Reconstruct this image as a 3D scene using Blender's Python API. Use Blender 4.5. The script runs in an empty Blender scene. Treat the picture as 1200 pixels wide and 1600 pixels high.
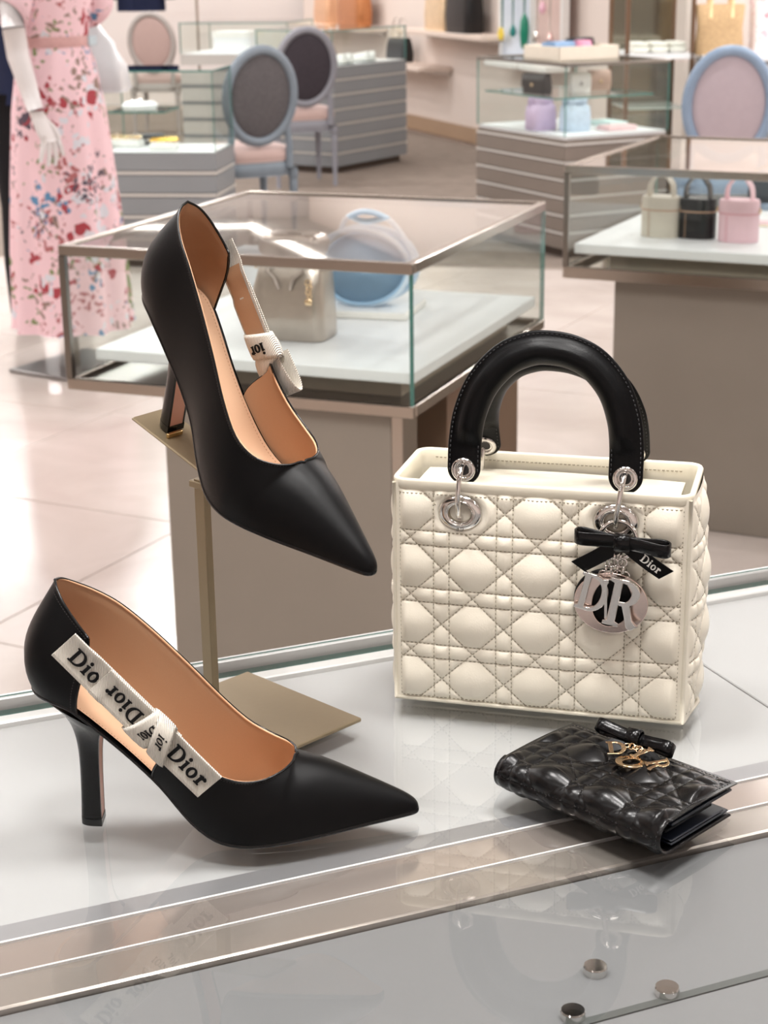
import bpy, bmesh, math, random
import numpy as np
from mathutils import Matrix, Vector

random.seed(7)
SC = bpy.context.scene
COL = SC.collection
PI = math.pi

# ------------------------------------------------------------------ camera
FPX = 2700.0
TH, RO, CZ, TZ = math.radians(17.9), math.radians(-0.8), 1.47, 0.95
_f = np.array([0, math.cos(TH), -math.sin(TH)])
_u = np.array([0, math.sin(TH), math.cos(TH)])
_r = np.array([1.0, 0, 0])
FW, RT, UP = _f, _r * math.cos(RO) + _u * math.sin(RO), _u * math.cos(RO) - _r * math.sin(RO)
CAM = np.array([0, 0, CZ])
cd = bpy.data.cameras.new('camera')
cam = bpy.data.objects.new('camera', cd)
COL.objects.link(cam)
m = Matrix.Identity(4)
for i in range(3):
    m[i][0], m[i][1], m[i][2], m[i][3] = RT[i], UP[i], -FW[i], CAM[i]
cam.matrix_world = m
cd.sensor_fit = 'VERTICAL'
cd.sensor_height = 24.0
cd.lens = FPX / 1600.0 * 24.0
cd.clip_start = 0.02
cd.dof.use_dof = True
cd.dof.focus_distance = 1.10
cd.dof.aperture_fstop = 13.0
SC.camera = cam

# ------------------------------------------------------------------ world, exposure
W = bpy.data.worlds.new('world')
SC.world = W
W.use_nodes = True
W.node_tree.nodes['Background'].inputs[0].default_value = (1.0, 0.97, 0.95, 1)
W.node_tree.nodes['Background'].inputs[1].default_value = 0.6
SC.view_settings.view_transform = 'Standard'
SC.view_settings.look = 'None'
SC.view_settings.exposure = -0.05
SC.view_settings.gamma = 1.0
SC.view_settings.use_curve_mapping = False
SC.cycles.max_bounces = 10
SC.cycles.transparent_max_bounces = 40
SC.cycles.glossy_bounces = 6
SC.cycles.diffuse_bounces = 4
SC.cycles.caustics_reflective = False
SC.cycles.caustics_refractive = False
SC.cycles.sample_clamp_indirect = 6.0
SC.cycles.use_denoising = True


def area_light(name, loc, sx, sy, power, color=(1, 0.985, 0.975)):
    l = bpy.data.lights.new(name, 'AREA')
    l.shape = 'DISK'
    l.size, l.energy, l.color = sx, power, color
    o = bpy.data.objects.new(name, l)
    o.location = loc
    COL.objects.link(o)
    return o


LAMPS = [(x, y) for y in (-1.3, 0.5, 2.3, 4.1, 5.9, 7.7, 9.5, 11.3, 13.6, 16.2) for x in (-4.7, -3.1, -1.55, 1.55, 3.1, 4.5)
         if not (y > 10.5 and x > 1.0) and not (y < 2 and abs(x) > 4)]
CEIL = 3.1
ADDED_COUNTER_LAMPS = [(-.45, 1.0), (.5, 1.05), (0.05, .25)]  # unseen lamps added above the counter to put highlights on the leather
LAMP_W = 12.0


# ------------------------------------------------------------------ image point helpers (a pixel to a point of the place)
def ray(x, y):
    return FW * FPX + RT * (x - 600) + UP * (800 - y)


def atz(x, y, z=TZ):
    d = ray(x, y)
    return CAM + d * ((z - CZ) / d[2])


def aty(x, y, Y):
    d = ray(x, y)
    return CAM + d * (Y / d[1])


# ------------------------------------------------------------------ materials
def lin(c):
    return tuple((v / 12.92 if v <= 0.04045 else ((v + 0.055) / 1.055) ** 2.4) for v in c)


def rgb(r, g, b):
    return lin((r / 255, g / 255, b / 255)) + (1,)


MATS = {}


def mat(name, c, rough=0.5, metal=0.0, spec=0.5, coat=0.0, var=0.06, vscale=30.0, bump=0.0, bscale=300.0, sheen=0.0, trans=0.0, emit=None):
    if name in MATS:
        return MATS[name]
    m = bpy.data.materials.new(name)
    m.use_nodes = True
    nt = m.node_tree
    b = nt.nodes['Principled BSDF']
    col = rgb(*c)
    tc = nt.nodes.new('ShaderNodeTexCoord')
    nz = nt.nodes.new('ShaderNodeTexNoise')
    nz.inputs['Scale'].default_value = vscale
    nz.inputs['Detail'].default_value = 4
    nt.links.new(tc.outputs['Object'], nz.inputs['Vector'])
    mr = nt.nodes.new('ShaderNodeMapRange')
    mr.inputs['To Min'].default_value = 1 - var
    mr.inputs['To Max'].default_value = 1 + var
    nt.links.new(nz.outputs['Fac'], mr.inputs['Value'])
    mx = nt.nodes.new('ShaderNodeVectorMath')
    mx.operation = 'SCALE'
    mx.inputs[0].default_value = col[:3]
    nt.links.new(mr.outputs[0], mx.inputs['Scale'])
    nt.links.new(mx.outputs[0], b.inputs['Base Color'])
    b.inputs['Roughness'].default_value = rough
    b.inputs['Metallic'].default_value = metal
    b.inputs['Specular IOR Level'].default_value = spec
    b.inputs['Coat Weight'].default_value = coat
    b.inputs['Coat Roughness'].default_value = 0.15
    b.inputs['Sheen Weight'].default_value = sheen
    b.inputs['Transmission Weight'].default_value = trans
    if emit:
        b.inputs['Emission Color'].default_value = rgb(*emit[0])
        b.inputs['Emission Strength'].default_value = emit[1]
    if bump:
        n2 = nt.nodes.new('ShaderNodeTexNoise')
        n2.inputs['Scale'].default_value = bscale
        n2.inputs['Detail'].default_value = 5
        nt.links.new(tc.outputs['Object'], n2.inputs['Vector'])
        bp = nt.nodes.new('ShaderNodeBump')
        bp.inputs['Strength'].default_value = bump
        bp.inputs['Distance'].default_value = 0.001
        nt.links.new(n2.outputs['Fac'], bp.inputs['Height'])
        nt.links.new(bp.outputs[0], b.inputs['Normal'])
    MATS[name] = m
    return m


def glass_mat(name, tint=(0.97, 0.99, 0.98), ior=1.5, refl=1.0):
    m = bpy.data.materials.new(name)
    m.use_nodes = True
    nt = m.node_tree
    nt.nodes.clear()
    out = nt.nodes.new('ShaderNodeOutputMaterial')
    mix = nt.nodes.new('ShaderNodeMixShader')
    fr = nt.nodes.new('ShaderNodeFresnel')
    fr.inputs['IOR'].default_value = ior
    ml = nt.nodes.new('ShaderNodeMath')
    ml.operation = 'MULTIPLY'
    ml.inputs[1].default_value = refl
    geo = nt.nodes.new('ShaderNodeNewGeometry')
    ab = nt.nodes.new('ShaderNodeMath')
    ab.operation = 'SUBTRACT'
    ab.inputs[0].default_value = 1.0
    nt.links.new(geo.outputs['Backfacing'], ab.inputs[1])
    m2 = nt.nodes.new('ShaderNodeMath')
    m2.operation = 'MULTIPLY'
    nt.links.new(fr.outputs[0], ml.inputs[0])
    nt.links.new(ml.outputs[0], m2.inputs[0])
    nt.links.new(ab.outputs[0], m2.inputs[1])
    tr = nt.nodes.new('ShaderNodeBsdfTransparent')
    tr.inputs[0].default_value = tint + (1,)
    gl = nt.nodes.new('ShaderNodeBsdfGlossy')
    gl.inputs['Roughness'].default_value = 0.02
    nz = nt.nodes.new('ShaderNodeTexNoise')
    nz.inputs['Scale'].default_value = 6
    mr = nt.nodes.new('ShaderNodeMapRange')
    mr.inputs['To Min'].default_value = 0.01
    mr.inputs['To Max'].default_value = 0.04
    nt.links.new(nz.outputs['Fac'], mr.inputs['Value'])
    nt.links.new(mr.outputs[0], gl.inputs['Roughness'])
    nt.links.new(m2.outputs[0], mix.inputs[0])
    nt.links.new(tr.outputs[0], mix.inputs[1])
    nt.links.new(gl.outputs[0], mix.inputs[2])
    nt.links.new(mix.outputs[0], out.inputs[0])
    MATS[name] = m
    return m


GLASS = glass_mat('clear_glass')
GLASS_TOP = glass_mat('counter_glass', (0.98, 0.982, 0.98), 1.5, 1.5)
GLASS_EDGE = mat('green_glass_edge', (70, 128, 120), 0.15, 0, 0.6, var=0.15)
BLACK = mat('black_leather', (6, 6, 7), 0.34, 0, 0.16, var=0.25, vscale=60, bump=0.12, bscale=900)
BLACK_GLOSS = mat('black_gloss_leather', (6, 6, 7), 0.2, 0, 0.26, var=0.2, bump=0.1, bscale=700)
BLACK_SOLE = mat('black_sole_edge', (7, 7, 8), 0.25, 0, 0.4)
TAN = mat('tan_lining_leather', (184, 144, 112), 0.5, 0, 0.35, var=0.08, vscale=25, bump=0.1, bscale=500)
INSOLE = mat('pale_tan_insole_leather', (212, 174, 143), 0.42, 0, 0.4, var=0.05, vscale=20)
NUDE = mat('nude_heel_leather', (214, 160, 138), 0.4, 0, 0.4)
CREAM_RIB = mat('cream_cotton_ribbon', (240, 233, 218), 0.85, 0, 0.2, var=0.06, vscale=400)
_nt = CREAM_RIB.node_tree
_b = _nt.nodes['Principled BSDF']
_tc = _nt.nodes.new('ShaderNodeTexCoord')
_bp = _nt.nodes.new('ShaderNodeBump')
_bp.inputs['Strength'].default_value = .5
_bp.inputs['Distance'].default_value = .02
_w = _nt.nodes.new('ShaderNodeTexWave')
_w.bands_direction = 'X'
_w.inputs['Scale'].default_value = 3.2
_nt.links.new(_tc.outputs['Object'], _w.inputs['Vector'])
_mx = _nt.nodes.new('ShaderNodeMix')
_mx.data_type = 'RGBA'
_mx.inputs[6].default_value = rgb(231, 224, 211)
_mx.inputs[7].default_value = rgb(246, 240, 228)
_nt.links.new(_w.outputs['Fac'], _mx.inputs[0])
_nt.links.new(_mx.outputs[2], _b.inputs['Base Color'])
_nt.links.new(_w.outputs['Fac'], _bp.inputs['Height'])
_nt.links.new(_bp.outputs[0], _b.inputs['Normal'])
THREAD_BLK = mat('black_thread', (12, 11, 12), 0.7, 0, 0.2)
CREAM = mat('cream_lambskin', (240, 233, 216), 0.36, 0, 0.42, var=0.03, vscale=40, bump=0.12, bscale=800)
CREAM_IN = mat('cream_smooth_leather', (226, 219, 201), 0.4, 0, 0.4, var=0.03)
STITCH = mat('grey_beige_thread', (168, 160, 142), 0.8, 0, 0.2)
STITCH_TAN = mat('tan_thread', (222, 176, 140), 0.8, 0, 0.2)
SILVER = mat('polished_silver_metal', (222, 219, 215), 0.12, 1.0, var=0.02)
SILVER_SHEEN = mat('rose_silver_metal', (226, 208, 200), 0.2, 1.0, var=0.02)
GOLD = mat('pale_gold_metal', (240, 212, 172), 0.16, 1.0, var=0.03)
WHITE_PRINT = mat('white_print', (228, 226, 220), 0.6)
BRASS = mat('champagne_brass', (146, 131, 106), 0.42, 0.65, var=0.06, vscale=14, bump=0.1, bscale=200)
STEEL = mat('brushed_champagne_steel', (182, 175, 166), 0.22, 1.0, var=0.05, vscale=8)
STEEL_DK = mat('brushed_dark_steel', (140, 136, 130), 0.28, 1.0, var=0.05, vscale=8)
CHROME = mat('bright_chrome', (220, 218, 214), 0.08, 1.0, var=0.02)
WHITE_DECK = mat('white_lacquer_deck', (178, 179, 179), 0.35, 0, 0.4, var=0.02, vscale=3)
GREY_DECK = mat('grey_satin_deck', (122, 123, 124), 0.4, 0, 0.4, var=0.05, vscale=2)
PED = mat('taupe_pedestal_metal', (146, 138, 128), 0.42, 0.3, var=0.07, vscale=5)
PED_BROWN = mat('brown_pedestal_panel', (120, 98, 80), 0.45, 0.3, var=0.1, vscale=5)


# ------------------------------------------------------------------ mesh helpers
def tag(o, label=None, cat=None, group=None, kind=None):
    if label: o['label'] = label
    if cat: o['category'] = cat
    if group: o['group'] = group
    if kind: o['kind'] = kind
    return o


def empty(name, loc=(0, 0, 0), rz=0.0, label=None, cat=None, group=None, kind=None, matrix=None):
    o = bpy.data.objects.new(name, None)
    o.empty_display_size = 0.05
    COL.objects.link(o)
    if matrix is not None:
        o.matrix_world = matrix
    else:
        o.location = loc
        o.rotation_euler = (0, 0, rz)
    return tag(o, label, cat, group, kind)


def link(name, me, parent=None):
    o = bpy.data.objects.new(name, me)
    COL.objects.link(o)
    if parent is not None:
        o.parent = parent
    return o


class MB:
    """collects vertices and faces for ONE mesh object"""

    def __init__(s):
        s.v, s.f, s.mi = [], [], []

    def add(s, v, f, mi=0):
        b = len(s.v)
        s.v += [tuple(map(float, p)) for p in v]
        s.f += [tuple(b + i for i in q) for q in f]
        s.mi += ([mi] * len(f)) if isinstance(mi, int) else list(mi)
        return s

    def grid(s, P, mi=0, flip=False, cu=False, cv=False):
        """P[i][j] points"""
        nu, nv = len(P), len(P[0])
        f = []
        for i in range(nu if cu else nu - 1):
            for j in range(nv if cv else nv - 1):
                a, b = i * nv + j, ((i + 1) % nu) * nv + j
                c, d = ((i + 1) % nu) * nv + (j + 1) % nv, i * nv + (j + 1) % nv
                f.append((a, d, c, b) if flip else (a, b, c, d))
        return s.add([p for r in P for p in r], f, mi)

    def loft(s, rings, mi=0, caps=True, closed=False):
        n = len(rings[0])
        b = len(s.v)
        s.grid(rings, mi, cv=True, cu=closed)
        if caps and not closed:
            s.f += [tuple(b + i for i in reversed(range(n))), tuple(b + (len(rings) - 1) * n + i for i in range(n))]
            s.mi += [mi, mi]
        return s

    def tube(s, pts, r, n=8, mi=0, closed=False, flat=1.0, upv=None):
        pts = [Vector(p) for p in pts]
        N = len(pts)
        rr = [r] * N if isinstance(r, (int, float)) else r
        rings = []
        prev = Vector(upv) if upv is not None else None
        for i in range(N):
            a = pts[(i - 1) % N] if (closed or i > 0) else pts[i]
            c = pts[(i + 1) % N] if (closed or i < N - 1) else pts[i]
            t = (c - a).normalized()
            if prev is None:
                prev = Vector((0, 0, 1)) if abs(t.z) < 0.9 else Vector((1, 0, 0))
            x = (prev - t * prev.dot(t))
            x = x.normalized() if x.length > 1e-6 else t.orthogonal().normalized()
            y = t.cross(x)
            prev = x
            rings.append([pts[i] + x * (math.cos(2 * PI * k / n) * rr[i]) + y * (math.sin(2 * PI * k / n) * rr[i] * flat) for k in range(n)])
        return s.loft(rings, mi, True, closed)

    def box(s, c, d, mi=0, R=None, bev=0.0):
        x, y, z = d[0] / 2, d[1] / 2, d[2] / 2
        if bev > 0:
            e = min(bev, x * .9, y * .9, z * .9)
            rings = []
            for zz, k in ((-z, 1), (-z + e, 0), (z - e, 0), (z, 1)):
                q = e * k
                X, Y = x - q, y - q
                rings.append([(-X + e, -Y, zz), (X - e, -Y, zz), (X, -Y + e, zz), (X, Y - e, zz), (X - e, Y, zz), (-X + e, Y, zz), (-X, Y - e, zz), (-X, -Y + e, zz)])
            t = MB().loft(rings)
            v, f = t.v, t.f
        else:
            v = [(-x, -y, -z), (x, -y, -z), (x, y, -z), (-x, y, -z), (-x, -y, z), (x, -y, z), (x, y, z), (-x, y, z)]
            f = [(0, 3, 2, 1), (4, 5, 6, 7), (0, 1, 5, 4), (1, 2, 6, 5), (2, 3, 7, 6), (3, 0, 4, 7)]
        c = Vector(c)
        vv = [(R @ Vector(p) if R is not None else Vector(p)) + c for p in v]
        return s.add(vv, f, mi)

    def lathe(s, prof, c=(0, 0, 0), n=24, mi=0, R=None, sy=1.0):
        rings = []
        for r, z in prof:
            ring = [Vector((r * math.cos(2 * PI * k / n), r * sy * math.sin(2 * PI * k / n), z)) for k in range(n)]
            rings.append([(R @ p if R is not None else p) + Vector(c) for p in ring])
        return s.loft(rings, mi)

    def torus(s, c, R0, r, ax1=(1, 0, 0), ax2=(0, 0, 1), n=28, k=10, mi=0, s1=1.0, s2=1.0):
        a, b = Vector(ax1), Vector(ax2)
        return s.tube([Vector(c) + a * (math.cos(2 * PI * i / n) * R0 * s1) + b * (math.sin(2 * PI * i / n) * R0 * s2) for i in range(n)], r, k, mi, True)

    def build(s, name, mats, parent=None, smooth=True, angle=None, weld=0, relax=None, soft=0):
        me = bpy.data.meshes.new(name)
        me.from_pydata(s.v, [], s.f)
        for q in (mats if isinstance(mats, (list, tuple)) else [mats]):
            me.materials.append(q)
        if any(s.mi):
            me.polygons.foreach_set('material_index', s.mi)
        me.update()
        if weld:
            bm = bmesh.new()
            bm.from_mesh(me)
            bmesh.ops.remove_doubles(bm, verts=bm.verts, dist=weld)
            if soft:
                vs = [v for v in bm.verts if not v.is_boundary]
                for _ in range(soft):
                    bmesh.ops.smooth_vert(bm, verts=vs, factor=.5, use_axis_x=True, use_axis_y=True, use_axis_z=True)
            if relax:
                vs = [v for v in bm.verts if not v.is_boundary and v.co.x > relax]
                for _ in range(8):
                    bmesh.ops.smooth_vert(bm, verts=vs, factor=.5, use_axis_x=True, use_axis_y=True, use_axis_z=True)
            bm.to_mesh(me)
            bm.free()
        if smooth:
            me.shade_smooth()
            if angle:
                me.set_sharp_from_angle(angle=math.radians(angle))
        return link(name, me, parent)


def kit(name, fn, mats, parent=None, smooth=True, angle=35):
    b = MB()
    fn(b)
    return b.build(name, mats, parent, smooth, angle)


def copy_tree(o, parent=None):
    c = o.copy()
    COL.objects.link(c)
    if parent is not None:
        c.parent = parent
    for ch in list(o.children):
        copy_tree(ch, c)
    return c


def curve_mesh(polys, depth, bev=0.0, res=1, off=0.0):
    """filled flat polygons (with holes) thickened both ways: list of closed 2D outlines"""
    cu = bpy.data.curves.new('glyph', 'CURVE')
    cu.dimensions = '2D'
    cu.fill_mode = 'BOTH'
    cu.extrude = depth / 2
    cu.bevel_depth = bev
    cu.bevel_resolution = res
    cu.offset = off
    for P in polys:
        sp = cu.splines.new('POLY')
        sp.points.add(len(P) - 1)
        for i, (x, y) in enumerate(P):
            sp.points[i].co = (x, y, 0, 1)
        sp.use_cyclic_u = True
    o = bpy.data.objects.new('glyph', cu)
    COL.objects.link(o)
    dg = bpy.context.evaluated_depsgraph_get()
    me = bpy.data.meshes.new_from_object(o.evaluated_get(dg))
    v = [tuple(p.co) for p in me.vertices]
    f = [tuple(p.vertices) for p in me.polygons]
    bpy.data.objects.remove(o)
    bpy.data.curves.remove(cu)
    bpy.data.meshes.remove(me)
    return v, f


# ------------------------------------------------------------------ serif letters (cap height 1)
def arc(cx, cy, rx, ry, a0, a1, n=14):
    return [(cx + rx * math.cos(math.radians(a0 + (a1 - a0) * i / n)), cy + ry * math.sin(math.radians(a0 + (a1 - a0) * i / n))) for i in range(n + 1)]


def glyph(ch):
    if ch == 'D':
        return [[(0, 0), (0.40, 0)] + arc(0.40, 0.5, 0.50, 0.5, -88, 88, 20) + [(0, 1), (0, .95), (.10, .92), (.10, .08), (0, .05)],
                [(.27, .06), (.38, .06)] + arc(.38, .5, .34, .44, -86, 86, 18) + [(.27, .94)]], 0.98
    if ch == 'I':
        return [[(0, 0), (.40, 0), (.40, .05), (.29, .09), (.29, .91), (.40, .95), (.40, 1), (0, 1), (0, .95), (.11, .91), (.11, .09), (0, .05)]], 0.46
    if ch == 'R':
        return [[(0, 0), (.38, 0), (.38, .05), (.28, .08), (.28, .46), (.40, .46), (.58, .10)] + arc(.70, .12, .12, .13, 200, 330, 6) + [(.86, .08), (.80, .10), (.70, .18), (.56, .48)] + arc(.40, .74, .36, .26, -60, 88, 14) + [(0, 1), (0, .95), (.10, .92), (.10, .08), (0, .05)],
                [(.28, .52), (.38, .52)] + arc(.38, .735, .20, .215, -88, 88, 12) + [(.28, .95)]], 0.86
    if ch == 'i':
        return [[(0, 0), (.31, 0), (.31, .04), (.24, .07), (.24, .66), (.01, .62), (.01, .57), (.08, .55), (.08, .07), (0, .04)], arc(.16, .86, .095, .095, 0, 345, 12)], 0.37
    if ch == 'o':
        return [arc(.31, .31, .31, .34, 0, 350, 26), arc(.31, .31, .15, .27, 0, 350, 22)], 0.68
    if ch == 'r':
        return [[(0, 0), (.34, 0), (.34, .04), (.25, .07), (.25, .42), (.33, .54), (.36, .50)] + arc(.43, .54, .085, .085, 200, 400, 8) + [(.44, .65), (.36, .66), (.25, .54), (.25, .66), (.01, .62), (.01, .57), (.09, .55), (.09, .07), (0, .04)]], 0.52
    return [], 0.3


def word(text, size, depth, place, spacing=0.02, off=0.0):
    """place(x, y, h) -> point; returns MB"""
    b = MB()
    x = 0
    for ch in text:
        P, w = glyph(ch)
        v, f = curve_mesh(P, depth / size, off=off)
        b.add([place((p[0] + x) * size, p[1] * size, p[2] * size) for p in v], f)
        x += w + spacing
    return b


def word_width(text, size, spacing=0.02):
    return sum(glyph(c)[1] + spacing for c in text) * size


def crom(ctrl, sub):
    """Catmull-Rom through rows of numbers"""
    c = np.array(ctrl, float)
    n = len(c)
    out = []
    for i in range(n - 1):
        p0, p1, p2, p3 = c[max(i - 1, 0)], c[i], c[i + 1], c[min(i + 2, n - 1)]
        if i == 0: p0 = 2 * p1 - p2
        if i == n - 2: p3 = 2 * p2 - p1
        for k in range(sub):
            t = k / sub
            out.append(0.5 * ((2 * p1) + (-p0 + p2) * t + (2 * p0 - 5 * p1 + 4 * p2 - p3) * t * t + (-p0 + 3 * p1 - 3 * p2 + p3) * t ** 3))
    out.append(c[-1])
    return np.array(out)


def dashes(paths, length, gap, w, h):
    """short raised thread stitches along polylines [(point, normal)...] joined into one mesh"""
    b = MB()
    for path in paths:
        P = [np.array(p[0], float) for p in path]
        Nn = [np.array(p[1], float) for p in path]
        d = [0.0]
        for i in range(1, len(P)):
            d.append(d[-1] + np.linalg.norm(P[i] - P[i - 1]))
        L = d[-1]
        s = gap / 2
        D = np.array(d)
        PA = np.array(P)
        NA = np.array(Nn)
        while s + length < L:
            q = []
            for t in (s, s + length):
                q.append(np.array([np.interp(t, D, PA[:, k]) for k in range(3)]))
            nn = np.array([np.interp(s + length / 2, D, NA[:, k]) for k in range(3)])
            nn /= np.linalg.norm(nn) + 1e-12
            t = q[1] - q[0]
            t /= np.linalg.norm(t) + 1e-12
            sd = np.cross(nn, t) * w / 2
            mid = (q[0] + q[1]) / 2 + nn * h
            b.add([q[0] - sd, q[0] + sd, q[1] + sd, q[1] - sd, mid - sd, mid + sd], [(0, 1, 5, 4), (4, 5, 2, 3), (1, 2, 5), (0, 4, 3)])
            s += length + gap
    return b


# ================================================================== THE SETTING
FLOOR_M = mat('floor_joint_grout', (196, 176, 164), 0.6, var=0.05)


def marble(name, c1, c2, rough):
    m = bpy.data.materials.new(name)
    m.use_nodes = True
    nt = m.node_tree
    b = nt.nodes['Principled BSDF']
    tc = nt.nodes.new('ShaderNodeTexCoord')
    geo = nt.nodes.new('ShaderNodeNewGeometry')
    n1 = nt.nodes.new('ShaderNodeTexNoise')
    n1.inputs['Scale'].default_value = 1.6
    n1.inputs['Detail'].default_value = 8
    n1.inputs['Distortion'].default_value = 1.4
    nt.links.new(geo.outputs['Position'], n1.inputs['Vector'])
    cr = nt.nodes.new('ShaderNodeValToRGB')
    cr.color_ramp.elements[0].position = 0.32
    cr.color_ramp.elements[1].position = 0.66
    cr.color_ramp.elements[0].color = rgb(*c1)
    cr.color_ramp.elements[1].color = rgb(*c2)
    nt.links.new(n1.outputs['Fac'], cr.inputs[0])
    nt.links.new(cr.outputs[0], b.inputs['Base Color'])
    b.inputs['Roughness'].default_value = rough
    b.inputs['Specular IOR Level'].default_value = 0.6
    return m


TILE_M = marble('pink_cream_marble', (196, 183, 175), (216, 205, 198), 0.2)
WALL_M = mat('warm_white_wall_plaster', (230, 222, 219), 0.7, var=0.03, vscale=1.5)
WALLP_M = mat('pink_beige_wall_panel', (232, 219, 211), 0.6, var=0.03, vscale=1.2)
CEIL_M = mat('white_ceiling_paint', (188, 186, 184), 0.8, var=0.02, vscale=1)
CARPET_M = mat('taupe_wool_carpet', (136, 124, 115), 0.95, 0, 0.1, var=0.22, vscale=9, bump=0.6, bscale=250)


def slab(name, c, d, m, parent=None, rz=0.0, kind='structure'):
    o = kit(name, lambda b: b.box((0, 0, 0), d), m, parent, False)
    o.location = c
    o.rotation_euler = (0, 0, rz)
    if kind and parent is None: o['kind'] = kind
    return o


X0, X1, Y0, Y1 = -7.0, 5.4, -2.6, 18.6
floor = slab('floor', ((X0 + X1) / 2, (Y0 + Y1) / 2, -0.06), (X1 - X0, Y1 - Y0, 0.1), FLOOR_M)
ta, tsz = math.radians(-27), 0.9
tme = None
for i in range(-14, 15):
    for j in range(-14, 18):
        cx, cy = 0.3 + (i + .5) * tsz, 4.2 + (j + .5) * tsz
        x = 0.0 + (cx) * math.cos(ta) - (cy - 4.2) * math.sin(ta)
        y = 4.2 + (cx) * math.sin(ta) + (cy - 4.2) * math.cos(ta)
        if not (0.9 < y < 9.6 and abs(x) < 0.75 + y * 0.30): continue
        if tme is None:
            t = kit('floor_tile', lambda b: b.box((0, 0, 0), (tsz - .005, tsz - .005, .012), bev=.001), TILE_M, None, False)
            tme = t.data
        else:
            t = link('floor_tile', tme)
        t.parent = floor
        t.location = (x - floor.location.x, y - floor.location.y, 0.052)
        t.rotation_euler = (0, 0, ta)
b = MB()
b.add([(X0, Y0, 0), (X1, Y0, 0), (X1, 0.6, 0), (X0, 0.6, 0)], [(0, 1, 2, 3)])
slab('ceiling', ((X0 + X1) / 2, (Y0 + Y1) / 2, CEIL + .05), (X1 - X0, Y1 - Y0, .1), CEIL_M)
slab('wall_left', (X0 - .05, (Y0 + Y1) / 2, CEIL / 2), (.1, Y1 - Y0, CEIL), WALL_M)
slab('wall_right', (X1 + .05, (Y0 + Y1) / 2, CEIL / 2), (.1, Y1 - Y0, CEIL), WALL_M)
slab('wall_back', ((X0 + X1) / 2, Y1 + .05, CEIL / 2), (X1 - X0, .1, CEIL), WALL_M)
slab('wall_front', ((X0 + X1) / 2, Y0 - .05, CEIL / 2), (X1 - X0, .1, CEIL), WALL_M)
# slanted display wall on the right of the back area, and the wall it meets
SA, SB = np.array([-0.75, 18.4]), np.array([1.92, 11.15])


def wall_seg(name, A, B, m, th=.12):
    d = B - A
    L = np.linalg.norm(d)
    a = math.atan2(d[1], d[0])
    nrm = np.array([-d[1], d[0]]) / L
    c = (A + B) / 2 + nrm * th / 2
    return slab(name, (c[0], c[1], CEIL / 2), (L, th, CEIL), m, None, a)


wall_seg('wall_east', SA, SB, WALLP_M)
wall_seg('wall_northeast', SB, np.array([5.4, 11.6]), WALLP_M)
sd = (SB - SA) / np.linalg.norm(SB - SA)
sn = np.array([sd[1], -sd[0]])          # out of the wall, into the shop
sa = math.atan2(sd[1], sd[0])


def on_wall(px, py):
    """point of the slanted wall seen at a pixel"""
    d = ray(px, py)
    n3 = np.array([sn[0], sn[1], 0])
    return CAM + d * (np.dot(np.array([SA[0], SA[1], 0]) - CAM, n3) / np.dot(d, n3))


Lw = np.linalg.norm(SB - SA)
c = (SA + SB) / 2 + sn * .012
slab('baseboard_east', (c[0], c[1], .06), (Lw, .02, .12), mat('brown_beige_baseboard', (176, 148, 122), 0.5), None, sa)

# ceiling lights, and the added wide ones over the counter
LAMP_M = mat('lit_diffuser', (255, 250, 244), 0.5, emit=((255, 248, 240), 12.0))
LFRAME = mat('white_lamp_frame', (230, 228, 224), 0.5)
for i, (x, y) in enumerate(LAMPS + ADDED_COUNTER_LAMPS):
    if i == 0:
        cl = empty('ceiling_light', (x, y, CEIL), 0, 'round white recessed downlight glowing in the shop ceiling, wide ones over the counter added', 'light', 'ceiling downlights')
        kit('rim', lambda b: b.lathe([(.06, .0), (.06, -.012), (.08, -.014), (.085, 0)], n=28), LFRAME, cl)
        kit('diffuser', lambda b: b.lathe([(.0001, -.003), (.06, -.003), (.06, 0)], n=28), LAMP_M, cl)
        first_lamp = cl
    else:
        cl = copy_tree(first_lamp)
        cl.location = (x, y, CEIL)
    if i >= len(LAMPS): cl.scale = (3.9, 3.9, 1)
    area_light('downlight', (x, y, CEIL - .02), (.12 if i < len(LAMPS) else .46), .12, LAMP_W * ((.6 if y < 3 else 1.0 if y < 5 else 1.5 if y < 7 else 2.4) if i < len(LAMPS) else 2.1))

# linear lights added out of view to brighten the rear walls
for i_, (A_, B2_) in enumerate(((SA, SB), (SB, np.array([5.2, 11.55])), (np.array([-6.5, 18.5]), np.array([-1.0, 18.5])))):
    d_ = (B2_ - A_) / np.linalg.norm(B2_ - A_)
    n_ = np.array([d_[1], -d_[0]])
    L_ = float(np.linalg.norm(B2_ - A_)) * .9
    c_ = (A_ + B2_) / 2 + n_ * .75
    ws = empty('added_wall_washer', (c_[0], c_[1], CEIL), math.atan2(d_[1], d_[0]), 'added long linear ceiling light brightening the %s wall' % ('slanted shelf', 'right rear', 'far rear')[i_], 'light')
    kit('housing', lambda b: b.box((0, 0, -.02), (L_, .12, .04), bev=.004), LFRAME, ws)
    kit('diffuser', lambda b: b.box((0, 0, -.042), (L_ - .04, .08, .004)), LAMP_M, ws, False)
    l_ = bpy.data.lights.new('added_wall_light', 'AREA')
    l_.shape, l_.size, l_.size_y, l_.energy, l_.color = 'RECTANGLE', L_, .1, 7 * L_, (1, .975, .95)
    lo = bpy.data.objects.new('added_wall_light', l_)
    COL.objects.link(lo)
    lo.location = (c_[0], c_[1], CEIL - .05)
    lo.rotation_euler = (math.radians(-28), 0, math.atan2(d_[1], d_[0])) if False else (math.radians(28), 0, math.atan2(d_[1], d_[0]))

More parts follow.
